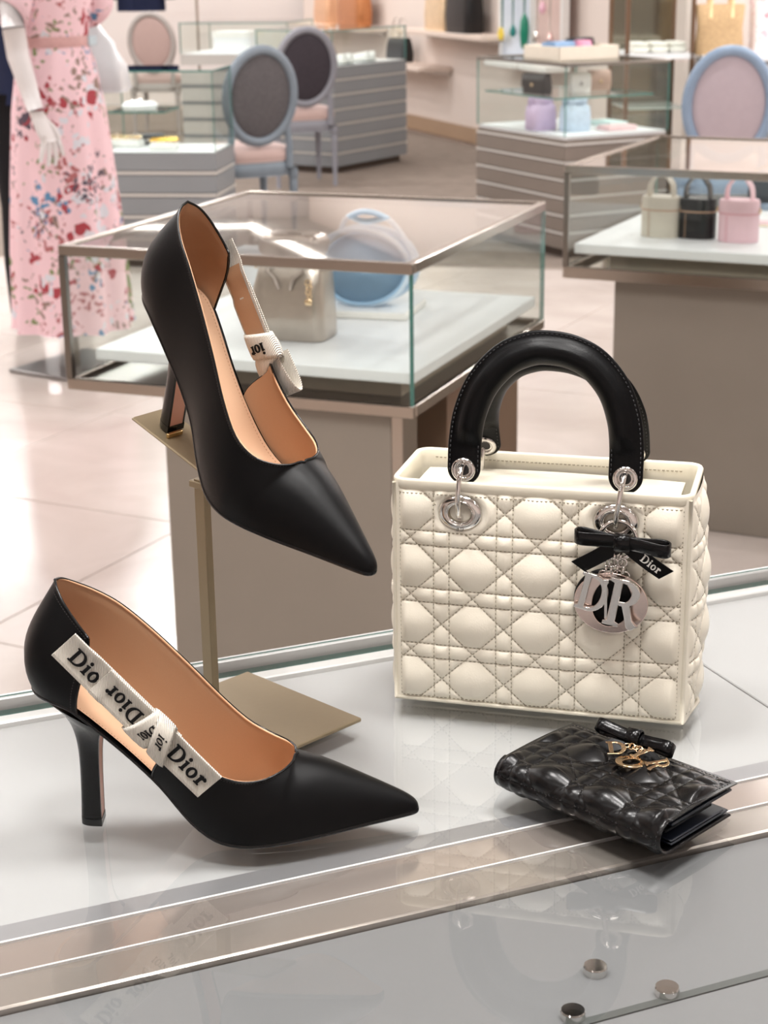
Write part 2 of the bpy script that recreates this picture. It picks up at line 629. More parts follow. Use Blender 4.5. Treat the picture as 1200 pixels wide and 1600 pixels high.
# carpet in the rear half of the shop
pc = [atz(330, 318, 0), atz(640, 330, 0), atz(860, 408, 0)]
cb = MB()
cp = [(-1.6, 8.9), (.9, 8.35), (3.0, 7.9), (4.6, 11.2), (1.85, 11.1), (.3, 15.3), (-.7, 17.9), (-5.5, 18.0), (-5.5, 9.6)]
cb.add([(x, y, -.0095) for x, y in cp] + [(x, y, -.0008) for x, y in cp], [tuple(range(9, 18)), tuple(reversed(range(9)))] + [(i, (i + 1) % 9, 9 + (i + 1) % 9, 9 + i) for i in range(9)])
co = cb.build('carpet', CARPET_M, None, False)
tag(co, 'taupe wool carpet covering the rear shop floor behind the glass cases', 'carpet')

# ================================================================== NEAR COUNTER (glass top that carries the goods)
CA = math.radians(22.3)
cu_, cv_ = np.array([math.cos(CA), math.sin(CA)]), np.array([-math.sin(CA), math.cos(CA)])
VB = float(np.dot(atz(600, 987)[:2], cv_))            # back edge
V1 = float(np.dot(atz(600, 1292)[:2], cv_))
V2 = float(np.dot(atz(600, 1318)[:2], cv_))
V3 = float(np.dot(atz(600, 1365)[:2], cv_))
V4 = float(np.dot(atz(600, 1410)[:2], cv_))
counter = empty('display_counter', (0, 0, 0), 0, 'glass topped display counter carrying the black pumps, white handbag and black wallet', 'display counter')


def cbox(name, u0, u1, v0, v1, z0, z1, m, bev=0.0, parent=counter, side=None):
    R = Matrix.Rotation(CA, 3, 'Z')
    c = cu_ * (u0 + u1) / 2 + cv_ * (v0 + v1) / 2
    b = MB()
    b.box((c[0], c[1], (z0 + z1) / 2), (u1 - u0, v1 - v0, z1 - z0), 0, R, bev)
    if side is not None:
        b.mi = [0, 0, 1, 1, 1, 1]
        return b.build(name, [m, side], parent, False)
    return b.build(name, m, parent, bev > 0, 30)


UL, UR, VF = -.75, 1.35, .40
cbox('glass_top', UL, UR, VF, VB, TZ - .008, TZ, GLASS_TOP, 0, counter, GLASS_EDGE)
ZG = TZ - .009
# back rail: grey strip, white strip below the glass
cbox('back_rail', UL, UR, VB - .026, VB - .013, ZG - .03, ZG - .001, mat('white_metal_rail', (228, 228, 226), 0.3, 0.2), .001)
cbox('back_glass', UL, UR, VB - .012, VB - .004, TZ - .29, ZG - .001, GLASS, 0, counter, GLASS_EDGE)
cbox('back_trim', UL, UR, VB - .003, VB + .006, TZ - .02, TZ - .001, mat('light_grey_edge_trim', (186, 187, 186), .35, .2), .001)
# front bars that sit below the glass, where the two cases meet
cbox('grey_bar', UL, UR, V2 + .0008, V1, ZG - .02, ZG - .002, mat('grey_anodised_bar', (158, 158, 160), 0.35, 0.5), .0008)
cbox('polished_bar', UL, UR, V3 + .0008, V2 - .0012, ZG - .02, ZG - .002, mat('polished_rose_steel', (206, 194, 186), 0.14, 0.7, var=0.02), .0012)
cbox('bronze_bar', UL, UR, V4, V3 - .0008, ZG - .02, ZG - .002, mat('bronze_tinted_bar', (176, 168, 160), 0.2, 0.6, var=0.03), .0012)
cbox('edge_line', UL, UR, V2 - .0012, V2 + .0006, ZG - .004, ZG - .001, mat('white_edge_line', (240, 238, 236), 0.3))
cbox('edge_line', UL, UR, V3 - .0008, V3 + .0006, ZG - .004, ZG - .001, mat('white_edge_line', (240, 238, 236), 0.3))
# deck of the rear case (two boards with a joint) and the grey panel of the front case
pj = atz(1130, 1050)
uj = float(np.dot(pj[:2], cu_))
cbox('deck_board', UL, uj + .012, V1, VB - .0265, ZG - .016, ZG - .005, WHITE_DECK, .0008)
cbox('deck_board', uj + .0135, UR, V1, VB - .0265, ZG - .016, ZG - .005, WHITE_DECK, .0008)
vs = float(np.dot(atz(985, 1540)[:2], cv_))
cbox('front_panel', UL, UR, vs + .0025, V4 - .001, ZG - .018, ZG - .006, GREY_DECK, .0008)
cbox('front_panel', UL, UR, VF, vs - .0025, ZG - .018, ZG - .006, GREY_DECK, .0008)
cbox('panel_joint', UL, UR, vs - .0026, vs + .0026, ZG - .018, ZG - .0055, mat('dark_joint_strip', (92, 96, 94), 0.4, 0.3))
for px, py in ((930, 1520), (1042, 1553), (895, 1590)):
    p = atz(px, py, ZG - .006)
    kit('stud', lambda b: b.lathe([(.0001, 0), (.0062, 0), (.0068, -.0008), (.0068, -.0055)], (p[0], p[1], ZG - .001), 24), CHROME, counter)
cbox('case_body', UL + .05, UR - .05, VF + .05, VB - .06, .10, TZ - .30, PED, .003)
cbox('plinth', UL + .09, UR - .09, VF + .09, VB - .10, 0, .10, PED_BROWN, .003)
cbox('case_floor', UL + .005, UR - .005, VF + .005, VB - .013, TZ - .30, TZ - .292, STEEL_DK, .001)

# ================================================================== SHOES
SS = 0.01033
SOLE = np.array([(-3.0, 9.3), (-2.4, 9.05), (-1.5, 8.85), (-.5, 8.5), (.3, 7.9), (1.4, 6.85), (2.9, 5.3), (4.7, 3.35), (5.6, 2.25), (6.5, 1.25), (7.5, .5), (8.4, .14), (9.7, 0.0), (11.4, .02), (14, .16), (16.3, .32), (18.6, .45), (19.95, .55)])
_sx = crom(SOLE, 6)


def zs(x): return float(np.interp(x, _sx[:, 0], _sx[:, 1]))


# rows: Ex, Ey, Tx, Ty, Tz, b1, b2, vampness
INNER = [(-2.95, 0, -1.12, 0, 15.75, 1.0, 1.35, 0), (-2.65, 1.2, -.85, .75, 15.55, .95, 1.2, 0), (-1.75, 2.1, -.2, 1.4, 15.05, .7, .85, 0), (-.3, 2.5, .95, 1.95, 14.3, .45, .5, 0),
         (1.2, 2.45, 2.3, 2.25, 13.3, .35, .3, 0), (3.0, 2.3, 4.1, 2.5, 11.5, .35, .25, 0), (4.7, 2.4, 6.1, 2.75, 9.2, .35, .25, 0), (6.5, 2.95, 7.9, 3.0, 7.0, .3, .25, .1),
         (8.4, 3.5, 9.5, 3.05, 5.35, .25, .25, .35), (9.9, 3.72, 10.9, 2.7, 4.6, .2, .25, .6), (11.1, 3.6, 12.0, 1.9, 4.42, .2, .2, .8), (11.8, 3.45, 12.55, 1.0, 4.44, .2, .2, .93), (12.3, 3.32, 12.78, 0, 4.46, .2, .2, 1),
         (14.0, 2.78, 14.2, 0, 4.12, .16, .2, 1), (16.3, 1.9, 16.4, 0, 3.12, .14, .2, 1), (18.3, 1.12, 18.3, 0, 2.22, .1, .2, 1), (19.3, .74, 19.15, 0, 1.78, .08, .2, 1), (19.8, .5, 19.55, 0, 1.5, .06, .2, 1), (20.0, .24, 19.75, 0, 1.32, .05, .2, 1), (20.03, 0, 19.8, 0, 1.25, .05, .2, 1)]
OUTER = [list(r) for r in INNER]
for i, (tx, ty, tz) in {1: (-.85, .75, 15.35), 2: (-.3, 1.4, 14.55), 3: (.75, 1.98, 13.2), 4: (2.0, 2.3, 11.7), 5: (4.5, 2.6, 8.8), 6: (6.0, 2.9, 6.5), 7: (7.5, 3.2, 5.0), 8: (9.2, 3.25, 4.2), 9: (10.7, 2.85, 4.02), 10: (11.9, 1.95, 4.18), 11: (12.5, 1.0, 4.36)}.items():
    OUTER[i][2:5] = [tx, ty, tz]
SUB, NV = 4, 14
NTHROAT = 12 * SUB


def shoe_ribs(rows, sgn):
    """per station: list of (point) from the feather edge up to the topline, y on side sgn"""
    c = crom(rows, SUB)
    E = np.array([(r[0], max(r[1], 0), zs(r[0]) + .18) for r in c])
    E[0, 1] = 0
    E[-1, 1] = 0
    tan = np.gradient(E[:, :2], axis=0)
    nr = np.stack([-tan[:, 1], tan[:, 0]], 1)
    nr /= np.linalg.norm(nr, axis=1)[:, None] + 1e-9
    nr[0] = (-1, 0)
    ribs = []
    for i, r in enumerate(c):
        T = np.array([r[2], max(r[3], 0), r[4]])
        if i >= NTHROAT: T[1] = 0
        H = T[2] - E[i, 2]
        n3 = np.array([nr[i, 0], nr[i, 1], 0])
        w1 = E[i] + n3 * r[5] + np.array([0, 0, .4 * H])
        w2 = T + n3 * r[6] - np.array([0, 0, .35 * H])
        v1 = E[i] + n3 * r[5] + np.array([0, 0, .62 * H])
        v2 = T + np.array([0, (E[i, 1] - T[1]) * .52, -.03 * H])
        k = min(max(r[7], 0), 1)
        P1, P2 = w1 * (1 - k) + v1 * k, w2 * (1 - k) + v2 * k
        rib = []
        for j in range(NV + 1):
            t = j / NV
            p = (1 - t) ** 3 * E[i] + 3 * t * (1 - t) ** 2 * P1 + 3 * t * t * (1 - t) * P2 + t ** 3 * T
            rib.append((p[0], p[1] * sgn, p[2]))
        ribs.append(rib)
    return np.array(ribs)


def grid_normals(P):
    du = np.gradient(P, axis=0)
    dv = np.gradient(P, axis=1)
    n = np.cross(du, dv)
    return n / (np.linalg.norm(n, axis=2)[:, :, None] + 1e-9)


RIB_A, RIB_B = np.array([-.35, 0, 12.75]), np.array([7.7, 0, 4.05])   # ribbon axis on the outer side
RD = (RIB_B - RIB_A) / np.linalg.norm(RIB_B - RIB_A)
RU = np.array([-RD[2], 0, RD[0]])


def make_pump(label, matrix, outer_sign):
    root = empty('high_heel_pump', label=label, cat='shoe', group='pair of black pumps with white ribbons', matrix=matrix @ Matrix.Scale(SS, 4))
    so, si = outer_sign, -outer_sign
    RO_, RI_ = shoe_ribs(OUTER, so), shoe_ribs(INNER, si)
    cs = crom(OUTER, SUB)
    # cut-out stations on the outer side
    ia = int(np.argmin(abs(cs[:, 0] - 0.05)))
    ib = int(np.argmin(abs(cs[:, 0] - 4.35)))
    fo = so > 0

    def sheet(b, off, mi):
        for R_, flip, cut in ((RO_, fo, True), (RI_, not fo, False)):
            Nn = grid_normals(R_) * (1 if not flip else -1)
            # outward direction: away from the centre line
            s = so if cut else si
            sign = np.sign((Nn[:, NV // 2, 1] * s).mean())
            P = R_ + Nn * sign * off
            if off < 0:
                P[NTHROAT:, -1, 1] = 0
                P[:, -1] = R_[:, -1] * .985 + P[:, -1] * .015 + np.array([0, 0, -.015])
                P[NTHROAT:, -1, 2] += off
            P[0, :, 1] = 0
            fl = flip if off >= 0 else not flip
            if cut:
                b.grid(P[:ia + 1].tolist(), mi, flip=fl)
                b.grid(P[ib:].tolist(), mi, flip=fl)
            else:
                b.grid(P.tolist(), mi, flip=fl)

    up = MB()
    sheet(up, 0.0, 0)
    up.build('upper', BLACK, root, weld=.02, relax=10.2)
    ln = MB()
    sheet(ln, -.13, 0)
    ln.build('lining', TAN, root, weld=.02, relax=10.2)
    # topline binding and cut-out binding
    tl = MB()
    back = [tuple(p) for p in RO_[ia:0:-1, -1]] + [tuple(p) for p in RI_[0:NTHROAT + 1, -1]]
    front = [tuple(p) for p in RO_[ib:NTHROAT + 1, -1]]
    loop = back + list(reversed(front))
    tl.tube(loop, .085, 6)
    tl.tube([tuple(p) for p in RO_[ia, :, :]], .08, 6)
    tl.tube([tuple(p) for p in RO_[ib, :, :]], .08, 6)
    tl.build('topline_binding', BLACK_SOLE, root)
    # tan edge that shows inside the binding
    te = MB()
    te.tube([(p[0], p[1] * .96, p[2] - .03) for p in [tuple(q) for q in RI_[2:NTHROAT + 1, -1]] + [tuple(q) for q in RO_[NTHROAT:ib:-1, -1]]], .07, 6)
    te.build('lining_edge', mat('light_tan_edge', (222, 176, 138), 0.5), root)
    # seam on the heel counter
    sq = []
    k = int(SUB * 2.6)
    nn_ = grid_normals(RO_)
    sg = np.sign((nn_[:, NV // 2, 1] * so).mean())
    sq.append([(RO_[i, NV - 1] * .55 + RO_[i, NV] * .45, nn_[i, NV - 1] * sg) for i in range(ib, NTHROAT + 1)])
    sq.append([(RO_[i, NV - 1] * .6 + RO_[i, NV] * .4, nn_[i, NV - 1] * sg) for i in range(2, ia + 1)])
    sq.append([(RO_[max(ia - 1, 0), j] * .8 + RO_[ia, j] * .2, nn_[ia, j] * sg) for j in range(0, NV + 1)])
    ni_ = grid_normals(RI_)
    sgi = np.sign((ni_[:, NV // 2, 1] * si).mean())
    sq.append([(RI_[i, NV - 1] * .55 + RI_[i, NV] * .45, ni_[i, NV - 1] * sgi) for i in range(1, NTHROAT + 1)])
    d = dashes(sq, .11, .07, .035, .03)
    tag(d.build('stitching', mat('dark_grey_thread', (46, 42, 40), 0.7), root, False), kind='stuff')
    # outsole: dark edge and beige underside
    Eo, Ei = RO_[:, 0], RI_[:, 0]
    ol = [np.array(p) for p in Eo] + [np.array(p) for p in Ei[-2:0:-1]]
    o_ = MB()
    cx = np.array([9.0, 0, 0])

    def outl(scale_y, dz, ex=0.0):
        r = []
        for p in ol:
            q = p.copy()
            q[1] *= scale_y
            q[2] += dz
            q[0] += ex * (1 if q[0] > 10 else -1)
            r.append(tuple(q))
        return r

    o_.grid([outl(1.0, .06), outl(1.012, -.02, .03), outl(1.012, -.12, .03), outl(.97, -.2)], 0, cv=True, flip=fo is False)
    o_.build('outsole', BLACK_SOLE, root)
    us = MB()
    A = [(p[0], p[1] * .97, p[2] - .2) for p in Eo]
    B_ = [(p[0], p[1] * .97, p[2] - .2) for p in Ei]
    us.grid([A, B_], 0, flip=fo)
    us.build('sole_underside', mat('beige_leather_sole', (198, 160, 126), 0.35), root)
    # insole sheet with a dark edge
    ib_ = MB()
    ib_.grid([[(p[0], p[1] * .97, p[2] + .05) for p in Eo], [(p[0], 0, p[2] + .02) for p in Eo], [(p[0], p[1] * .97, p[2] + .05) for p in Ei]], 0, flip=not fo)
    ib_.build('insole_board', BLACK_SOLE, root)
    iq = MB()
    rows_ = []
    nlast = 15 * SUB
    for f_ in (-.88, -.6, -.2, .2, .6, .88):
        src = Eo if f_ < 0 else Ei
        rows_.append([(p[0] + (.18 if i == 0 else 0), abs(f_) * p[1], p[2] + .2 + .10 * abs(f_) ** 3) for i, p in enumerate(src[:nlast])])
    iq.grid(rows_, 0, flip=not fo)
    iq.build('insole', INSOLE, root)
    ist = [[(np.array([p[0], p[1] * .80, p[2] + .265]), np.array([0, 0, 1.])) for p in s_[2:nlast]] for s_ in (Eo, Ei)]
    tag(dashes(ist, .12, .12, .035, .02).build('insole_stitching', mat('brown_thread', (150, 100, 70), 0.8), root, False), kind='stuff')
    # heel
    hr = [((-2.72, 9.2), (1.35, 6.95), 2.15), ((-2.0, 8.55), (1.2, 6.55), 1.85), ((-1.3, 7.7), (1.04, 6.0), 1.4), ((-.72, 6.5), (.92, 5.3), 1.02), ((-.46, 4.9), (.84, 4.4), .8), ((-.46, 2.6), (.78, 2.6), .7), ((-.56, .42), (.74, .42), .68)]
    hr = crom([(a[0], a[1], c_[0], c_[1], w_) for a, c_, w_ in hr], 4)
    rings = []
    for xb, zb, xf, zf, w_ in hr:
        ring = []
        n = 18
        for k_ in range(n + 1):                # rounded back from one front corner to the other
            a = PI / 2 + PI * k_ / n
            ex = math.copysign(abs(math.cos(a)) ** .8, math.cos(a))
            fx = (1 + ex)                      # 1 at the front, 0 at the back
            ring.append((xb + (xf - xb) * fx, w_ * math.copysign(abs(math.sin(a)) ** .8, math.sin(a)), zb + (zf - zb) * fx))
        rings.append(ring)
    hb = MB()
    nn2 = len(rings[0])
    hb.grid(rings, 0, flip=True)
    hb.build('heel', BLACK_GLOSS, root)
    hf = MB()
    hf.grid([[(r[0][0] - .004, r[0][1] * .93, r[0][2]) for r in rings], [(r[-1][0] - .004, r[-1][1] * .93, r[-1][2]) for r in rings]], 0)
    hf.build('heel_breast', NUDE, root)
    he = MB()
    he.grid([[(r[0][0] + .012, r[0][1] * k_, r[0][2]) for r in rings] for k_ in (1.0, .78)], 0)
    he.grid([[(r[0][0] + .012, -r[0][1] * k_, r[0][2]) for r in rings] for k_ in (1.0, .78)], 0)
    he.build('heel_edge', BLACK_GLOSS, root)
    tp = MB()
    lr = rings[-1]
    tp.loft([[(p[0] * 1.03 + .01, p[1] * 1.03, z) for p in lr] for z in (.44, .42, .03, 0)])
    tp.build('heel_tip', BLACK_SOLE, root, True, 40)
    # ---- ribbon strap with tails and knot on the outer side
    def rp(s, t, lift=0.0):
        q = RIB_A + RD * s + RU * t
        y = 2.62 + (q[0]) * .075 + lift
        if q[0] < 1.2: y -= (1.2 - q[0]) * .06
        if q[0] < 1.5: y += .12
        if q[0] > 6.3: y += (q[0] - 6.3) * .06
        return (q[0], so * y, q[2])

    LR = float(np.linalg.norm(RIB_B - RIB_A))

    def strip(b, s0, s1, w, lift, curl=0.0, th=.09):
        n = 16
        rows2 = []
        for k_ in range(n + 1):
            s = s0 + (s1 - s0) * k_ / n
            l2 = lift + curl * math.sin(PI * k_ / n)
            row = []
            for t_, l3 in ((-w / 2, 0), (-w / 2 + .05, th), (-w / 2 + .24, th + .02), (-w / 2 + .30, th - .02), (w / 2 - .30, th - .02), (w / 2 - .24, th + .02), (w / 2 - .05, th), (w / 2, 0)):
                row.append(rp(s, t_, l2 + l3))
            rows2.append(row)
        b.loft(rows2)

    rb = MB()
    strip(rb, 0, 8.6 if so < 0 else 7.9, 2.1, 0.0)
    rib = rb.build('ribbon_strap', CREAM_RIB, root, True, 40)
    rl = MB()
    n = 14
    rl.grid([[rp(1.6 + 6.6 * k_ / n, t_, -.05) for k_ in range(n + 1)] for t_ in (-.85, .85)], 0, flip=fo)
    rl.build('strap_lining', TAN, root)
    t1 = MB()
    strip(t1, 2.95, 7.4, 2.05, .13, .06)
    tail1 = t1.build('ribbon_tail', CREAM_RIB, root, True, 40)
    if so < 0:
        t2 = MB()
        strip(t2, 7.6, LR + .1, 2.1, .14, .05)
        tail2 = t2.build('ribbon_tail', CREAM_RIB, root, True, 40)

    def text_on(parent, txt, s, t, size, lift, flip=False, dirv=None):
        ca, sa_ = (math.cos(dirv), math.sin(dirv)) if dirv is not None else (1, 0)

        def pl(x, y, h):
            if flip: x, y = -x, -y
            x, y = x * ca - y * sa_, x * sa_ + y * ca
            if so > 0: x = -x
            return rp(s + x, t + y, lift + h)
        wd = word(txt, size, .05, pl, .06, .018)
        if so > 0: wd.f = [tuple(reversed(q)) for q in wd.f]
        wd.build('lettering', THREAD_BLK, parent, False)

    if so < 0:
        text_on(rib, 'Dio', .75, -.42, 1.0, .14)
        text_on(tail1, 'Dior', 6.15, .45, .95, .32, True)
        text_on(tail2, 'Dior', 8.75, -.42, 1.02, .31)
    # knot: ribbon wound twice around the strap
    def wrap(b, s, w, tilt, bulge, inner):
        n, k2 = 28, 8
        rings2 = []
        for k_ in range(n):
            a = 2 * PI * k_ / n
            t_ = math.cos(a) * 1.2
            l_ = (math.sin(a) * (bulge if math.sin(a) > 0 else inner)) + .12
            row = []
            for e in range(k2):
                ph = 2 * PI * e / k2
                ds, dl = math.cos(ph) * w / 2, math.sin(ph) * .07
                sc_ = 1 + dl / 1.0
                row.append(rp(s + ds + t_ * tilt, t_ * sc_, l_ + dl * math.sin(a)))
            rings2.append(row)
        b.loft(rings2, 0, False, True)

    kb = MB()
    wrap(kb, 7.0, 1.75, .22, .62, .45)
    knot = kb.build('ribbon_knot', CREAM_RIB, root, True)
    kb = MB()
    wrap(kb, 7.95, 1.35, -.5, .85, .35)
    knot2 = kb.build('ribbon_knot', CREAM_RIB, root, True)
    if so < 0:
        def pk(x, y, h):
            a = y
            return rp(7.05 + y * 1.0 + .22 * (.55 - x), .55 - x, .86 - .45 * (x - .55) ** 2 + h)
        w1 = word('Dior', .78, .04, lambda x, y, h: pk(x * .62, y - .30, h), .02, .015)
        w1.build('lettering', THREAD_BLK, knot, False)

        def pk2(x, y, h):
            return rp(7.9 + y - .25 - .5 * (.55 - x * .8), .55 - x * .8, 1.09 - .55 * (x * .8 - .55) ** 2 + h)
        w2 = word('ior', .72, .04, lambda x, y, h: pk2(x * .8, y, h), .02)
        w2.build('lettering', THREAD_BLK, knot2, False)
    else:
        # letters on the inner face of the knot, and the hanging loop of the bow
        def pk(x, y, h):
            t_ = .62 - x
            return rp(6.85 + y, t_, -.45 * math.sqrt(max(0, 1 - (t_ / 1.2) ** 2)) + .02 - h)
        w1 = word('ior', .78, .05, pk, .03, .015)
        w1.f = [tuple(reversed(q)) for q in w1.f]
        w1.build('lettering', THREAD_BLK, knot, False)
        lp = MB()
        n = 26
        pa = []
        for k_ in range(n + 1):
            a = k_ / n
            pa.append((7.7 + 2.75 * math.sin(PI * a) ** .75, .30 + 1.0 * (1 - math.cos(PI * a)) / 2 + .25 * math.sin(PI * a)))
        pa = np.array(pa)
        tg = np.gradient(pa, axis=0)
        tg /= np.linalg.norm(tg, axis=1)[:, None]
        rows3 = []
        for (s_, l_), (ts, tl_) in zip(pa, tg):
            nx_, nl_ = -tl_ * .06, ts * .06
            rows3.append([rp(s_ + nx_, -.8, l_ + nl_), rp(s_ + nx_, .75, l_ + nl_), rp(s_, .80, l_), rp(s_ - nx_, .75, l_ - nl_), rp(s_ - nx_, -.8, l_ - nl_)])
        lp.loft(rows3)
        lp.build('ribbon_loop', CREAM_RIB, root, True, 50)
    return root


def frame_matrix(o, ax, up):
    x = Vector(ax).normalized()
    z = Vector(up)
    z = (z - x * z.dot(x)).normalized()
    y = z.cross(x)
    M = Matrix.Identity(4)
    for i in range(3):
        M[i][0], M[i][1], M[i][2], M[i][3] = x[i], y[i], z[i], o[i]
    return M


P0 = atz(143, 1284)
make_pump('black pointed pump standing flat on the glass, white lettered ribbon bow facing the viewer', frame_matrix((P0[0], P0[1], TZ + .0005), (1, -.009, 0), (0, 0, 1)), -1)
SHOE2 = frame_matrix((-.148, 1.154, 1.1625), (.675, -.663, -.324), (.198, -.259, .945))
make_pump('black pointed pump propped up on the tilted brass stand, toe pointing down', SHOE2, 1)

# ------------------------------------------------------------------ shoe stand
stand = empty('shoe_stand', (-.1215, 1.106, TZ), 0, 'champagne brass shoe stand with square base plate, thin post and tilted top plate', 'stand')
INV = Matrix.Translation((.1215, -1.106, -TZ))


def in_stand(b, M):
    b.v = [tuple(INV @ (M @ Vector(p))) for p in b.v]
    return b


b = MB()
b.box((.041, 0, -.0024), (.125, .031, .0022), bev=.0008)
in_stand(b, SHOE2).build('top_plate', BRASS, stand, True, 30)
b = MB()
b.box((.0115, -.0035, .0004), (.0025, .013, .0035), bev=.0004)
in_stand(b, SHOE2).build('heel_stop', mat('bright_brass_stop', (206, 178, 128), 0.25, 1.0), stand, True, 30)
zt = 1.138
b = MB()
b.box((-.1215, 1.106, (TZ + .003 + zt) / 2), (.0098, .006, zt - TZ - .003), 0, Matrix.Rotation(math.radians(-44), 3, 'Z'), .0004)
in_stand(b, Matrix.Identity(4)).build('post', BRASS, stand, True, 30)
b = MB()
b.box((-.1215, 1.106, zt - .004), (.017, .009, .005), 0, Matrix.Rotation(math.radians(-44), 3, 'Z'), .0006)
in_stand(b, Matrix.Identity(4)).build('bracket', BRASS, stand, True, 30)
c1, c2 = atz(387, 1049, TZ + .003), atz(565, 1122, TZ + .003)
a_ = (c1 - c2)
La = np.linalg.norm(a_)
a_ /= La
b_ = np.array([a_[1], -a_[0], 0])
if b_[1] > 0: b_ = -b_
Lb = .108
ct = c2 + a_ * La / 2 + b_ * Lb / 2
b = MB()
b.box((ct[0], ct[1], TZ + .0017), (La, Lb, .003), 0, Matrix.Rotation(math.atan2(a_[1], a_[0]), 3, 'Z'), .0006)
in_stand(b, Matrix.Identity(4)).build('base_plate', BRASS, stand, True, 30)

# ================================================================== HANDBAG
BO = atz(618, 1092)
BA = math.radians(-15.04)
BW, BH, BD = .2085, .1665, .080
bag = empty('handbag', (BO[0], BO[1], TZ + .0008), BA, 'small cream quilted leather handbag with black top handles, silver letter charms and black bow', 'handbag')


def tri(t):
    return abs(math.sin(PI * t))


def cannage(x, z, px, pz, amp, w=.125, ex=.38, nb=.6):
    """height of the quilting at pattern coordinates (0,0 = crossing of the double lines)"""
    a, c = (x / px) % 1.0, (z / pz) % 1.0

    def band(t):
        if t < w or t > 1 - w:
            q = ((t + w) % 1.0) / (2 * w)
            return nb * math.sin(PI * q)
        return math.sin(PI * (t - w) / (1 - 2 * w))
    d1, d2 = (a + c + .5) % 1.0, (a - c + .5) % 1.0
    v = band(a) * band(c) * math.sin(PI * d1) * math.sin(PI * d2)
    return amp * max(v, 0.0) ** ex


def quilt_axis(L, off, p, n):
    """grid positions that fall exactly on the seams"""
    st = p / n
    k0 = int(-off / st) - 2
    q = [off + k * st for k in range(k0, k0 + int(L / st) + 6)]
    return [0.0] + [x for x in q if st * .3 < x < L - st * .3] + [L]


def valley_grid(b, P, Hh, flip=False):
    """grid split along the diagonal that keeps the seams low"""
    nu, nv = len(P), len(P[0])
    base = len(b.v)
    f = []
    for i in range(nu - 1):
        for j in range(nv - 1):
            a, c, d, e = i * nv + j, (i + 1) * nv + j, (i + 1) * nv + j + 1, i * nv + j + 1
            if Hh[i][j] + Hh[i + 1][j + 1] <= Hh[i + 1][j] + Hh[i][j + 1]:
                t = [(a, c, d), (a, d, e)]
            else:
                t = [(a, c, e), (c, d, e)]
            f += [tuple(reversed(q)) for q in t] if flip else t
    b.add([p for r in P for p in r], f)


def seam_lines(L, H, px, pz, ox, oz, w=.125, n=40):
    """2D polylines of all seams inside the rectangle 0..L, 0..H"""
    out = []
    k0 = int(-ox / px) - 2
    for k in range(k0, k0 + int(L / px) + 6):
        for s in (-w, w):
            x = ox + (k + s) * px
            if .002 < x < L - .002: out.append([(x, H * i / n) for i in range(n + 1)])
    k0 = int(-oz / pz) - 2
    for k in range(k0, k0 + int(H / pz) + 6):
        for s in (-w, w):
            z = oz + (k + s) * pz
            if .002 < z < H - .002: out.append([(L * i / n, z) for i in range(n + 1)])
    m_ = int(L / px + H / pz) + 8
    for sg in (1, -1):
        for k in range(-m_, m_):
            # (x-ox)/px + sg*(z-oz)/pz = k + .5
            pts = []
            for i in range(n * 2 + 1):
                z = H * i / (2 * n)
                x = ox + (k + .5 - sg * (z - oz) / pz) * px
                if 0 <= x <= L: pts.append((x, z))
            if len(pts) > 3: out.append(pts)
    return out


PX, PZ = .0455, .0428
OX, OZ = .1034 - PX / 2, .0190 - PZ / 2
SEAM = .0052         # plain margin beside the corner seams


def front_pt(u, z, y0=0.0, sgn=-1, amp=.0050):
    """quilted front panel point in bag space"""
    e = min(u - SEAM, BW - SEAM - u, z - .004, BH - .004 - z)
    k = 1 if e > .004 else max(0.0, e / .004) ** .5 if e > 0 else 0
    h = cannage(u - OX, z - OZ, PX, PZ, amp) * k
    # leather sinks around the two eyelets
    for ex, ez in ((.0489, .1465), (.1577, .1475)):
        r = math.hypot((u - ex) / 1.25, z - ez)
        if r < .017: h = h * max(0, (r - .0115) / .0055) if r > .0115 else 0
        if r < .0175 and r > .0115: h = max(h, .0012 * math.sin((r - .0115) / .006 * PI))
    bow = .0035 * math.sin(PI * u / BW) * math.sin(PI * z / BH)
    return (u, y0 + sgn * (h + bow), z)


fb = MB()
ua, za = quilt_axis(BW, OX, PX, 48), quilt_axis(BH, OZ, PZ, 48)
GP = [[front_pt(u, z) for z in za] for u in ua]
valley_grid(fb, GP, [[-p[1] for p in r] for r in GP])
fb.build('front_panel', CREAM, bag)
bb = MB()
bb.grid([[front_pt(BW * i / 130, BH * j / 104, BD, 1) for j in range(105)] for i in range(131)], 0, flip=True)
bb.build('back_panel', CREAM, bag)


def side_pt(v, z, right=True):
    e = min(v - .003, BD - .003 - v, z - .004, BH - .004 - z)
    k = 1 if e > .004 else max(0.0, e / .004) ** .5 if e > 0 else 0
    h = cannage(v - (BD / 2 - PX / 2), z - OZ, PX, PZ, .0042) * k
    bul = (.0085 if right else .005) * math.sin(PI * min(v / BD, 1)) ** .7 * (.35 + .65 * math.sin(PI * min(1, z / BH * .9 + .1)))
    x = (BW + bul + h) if right else -(bul + h)
    return (x, v, z)


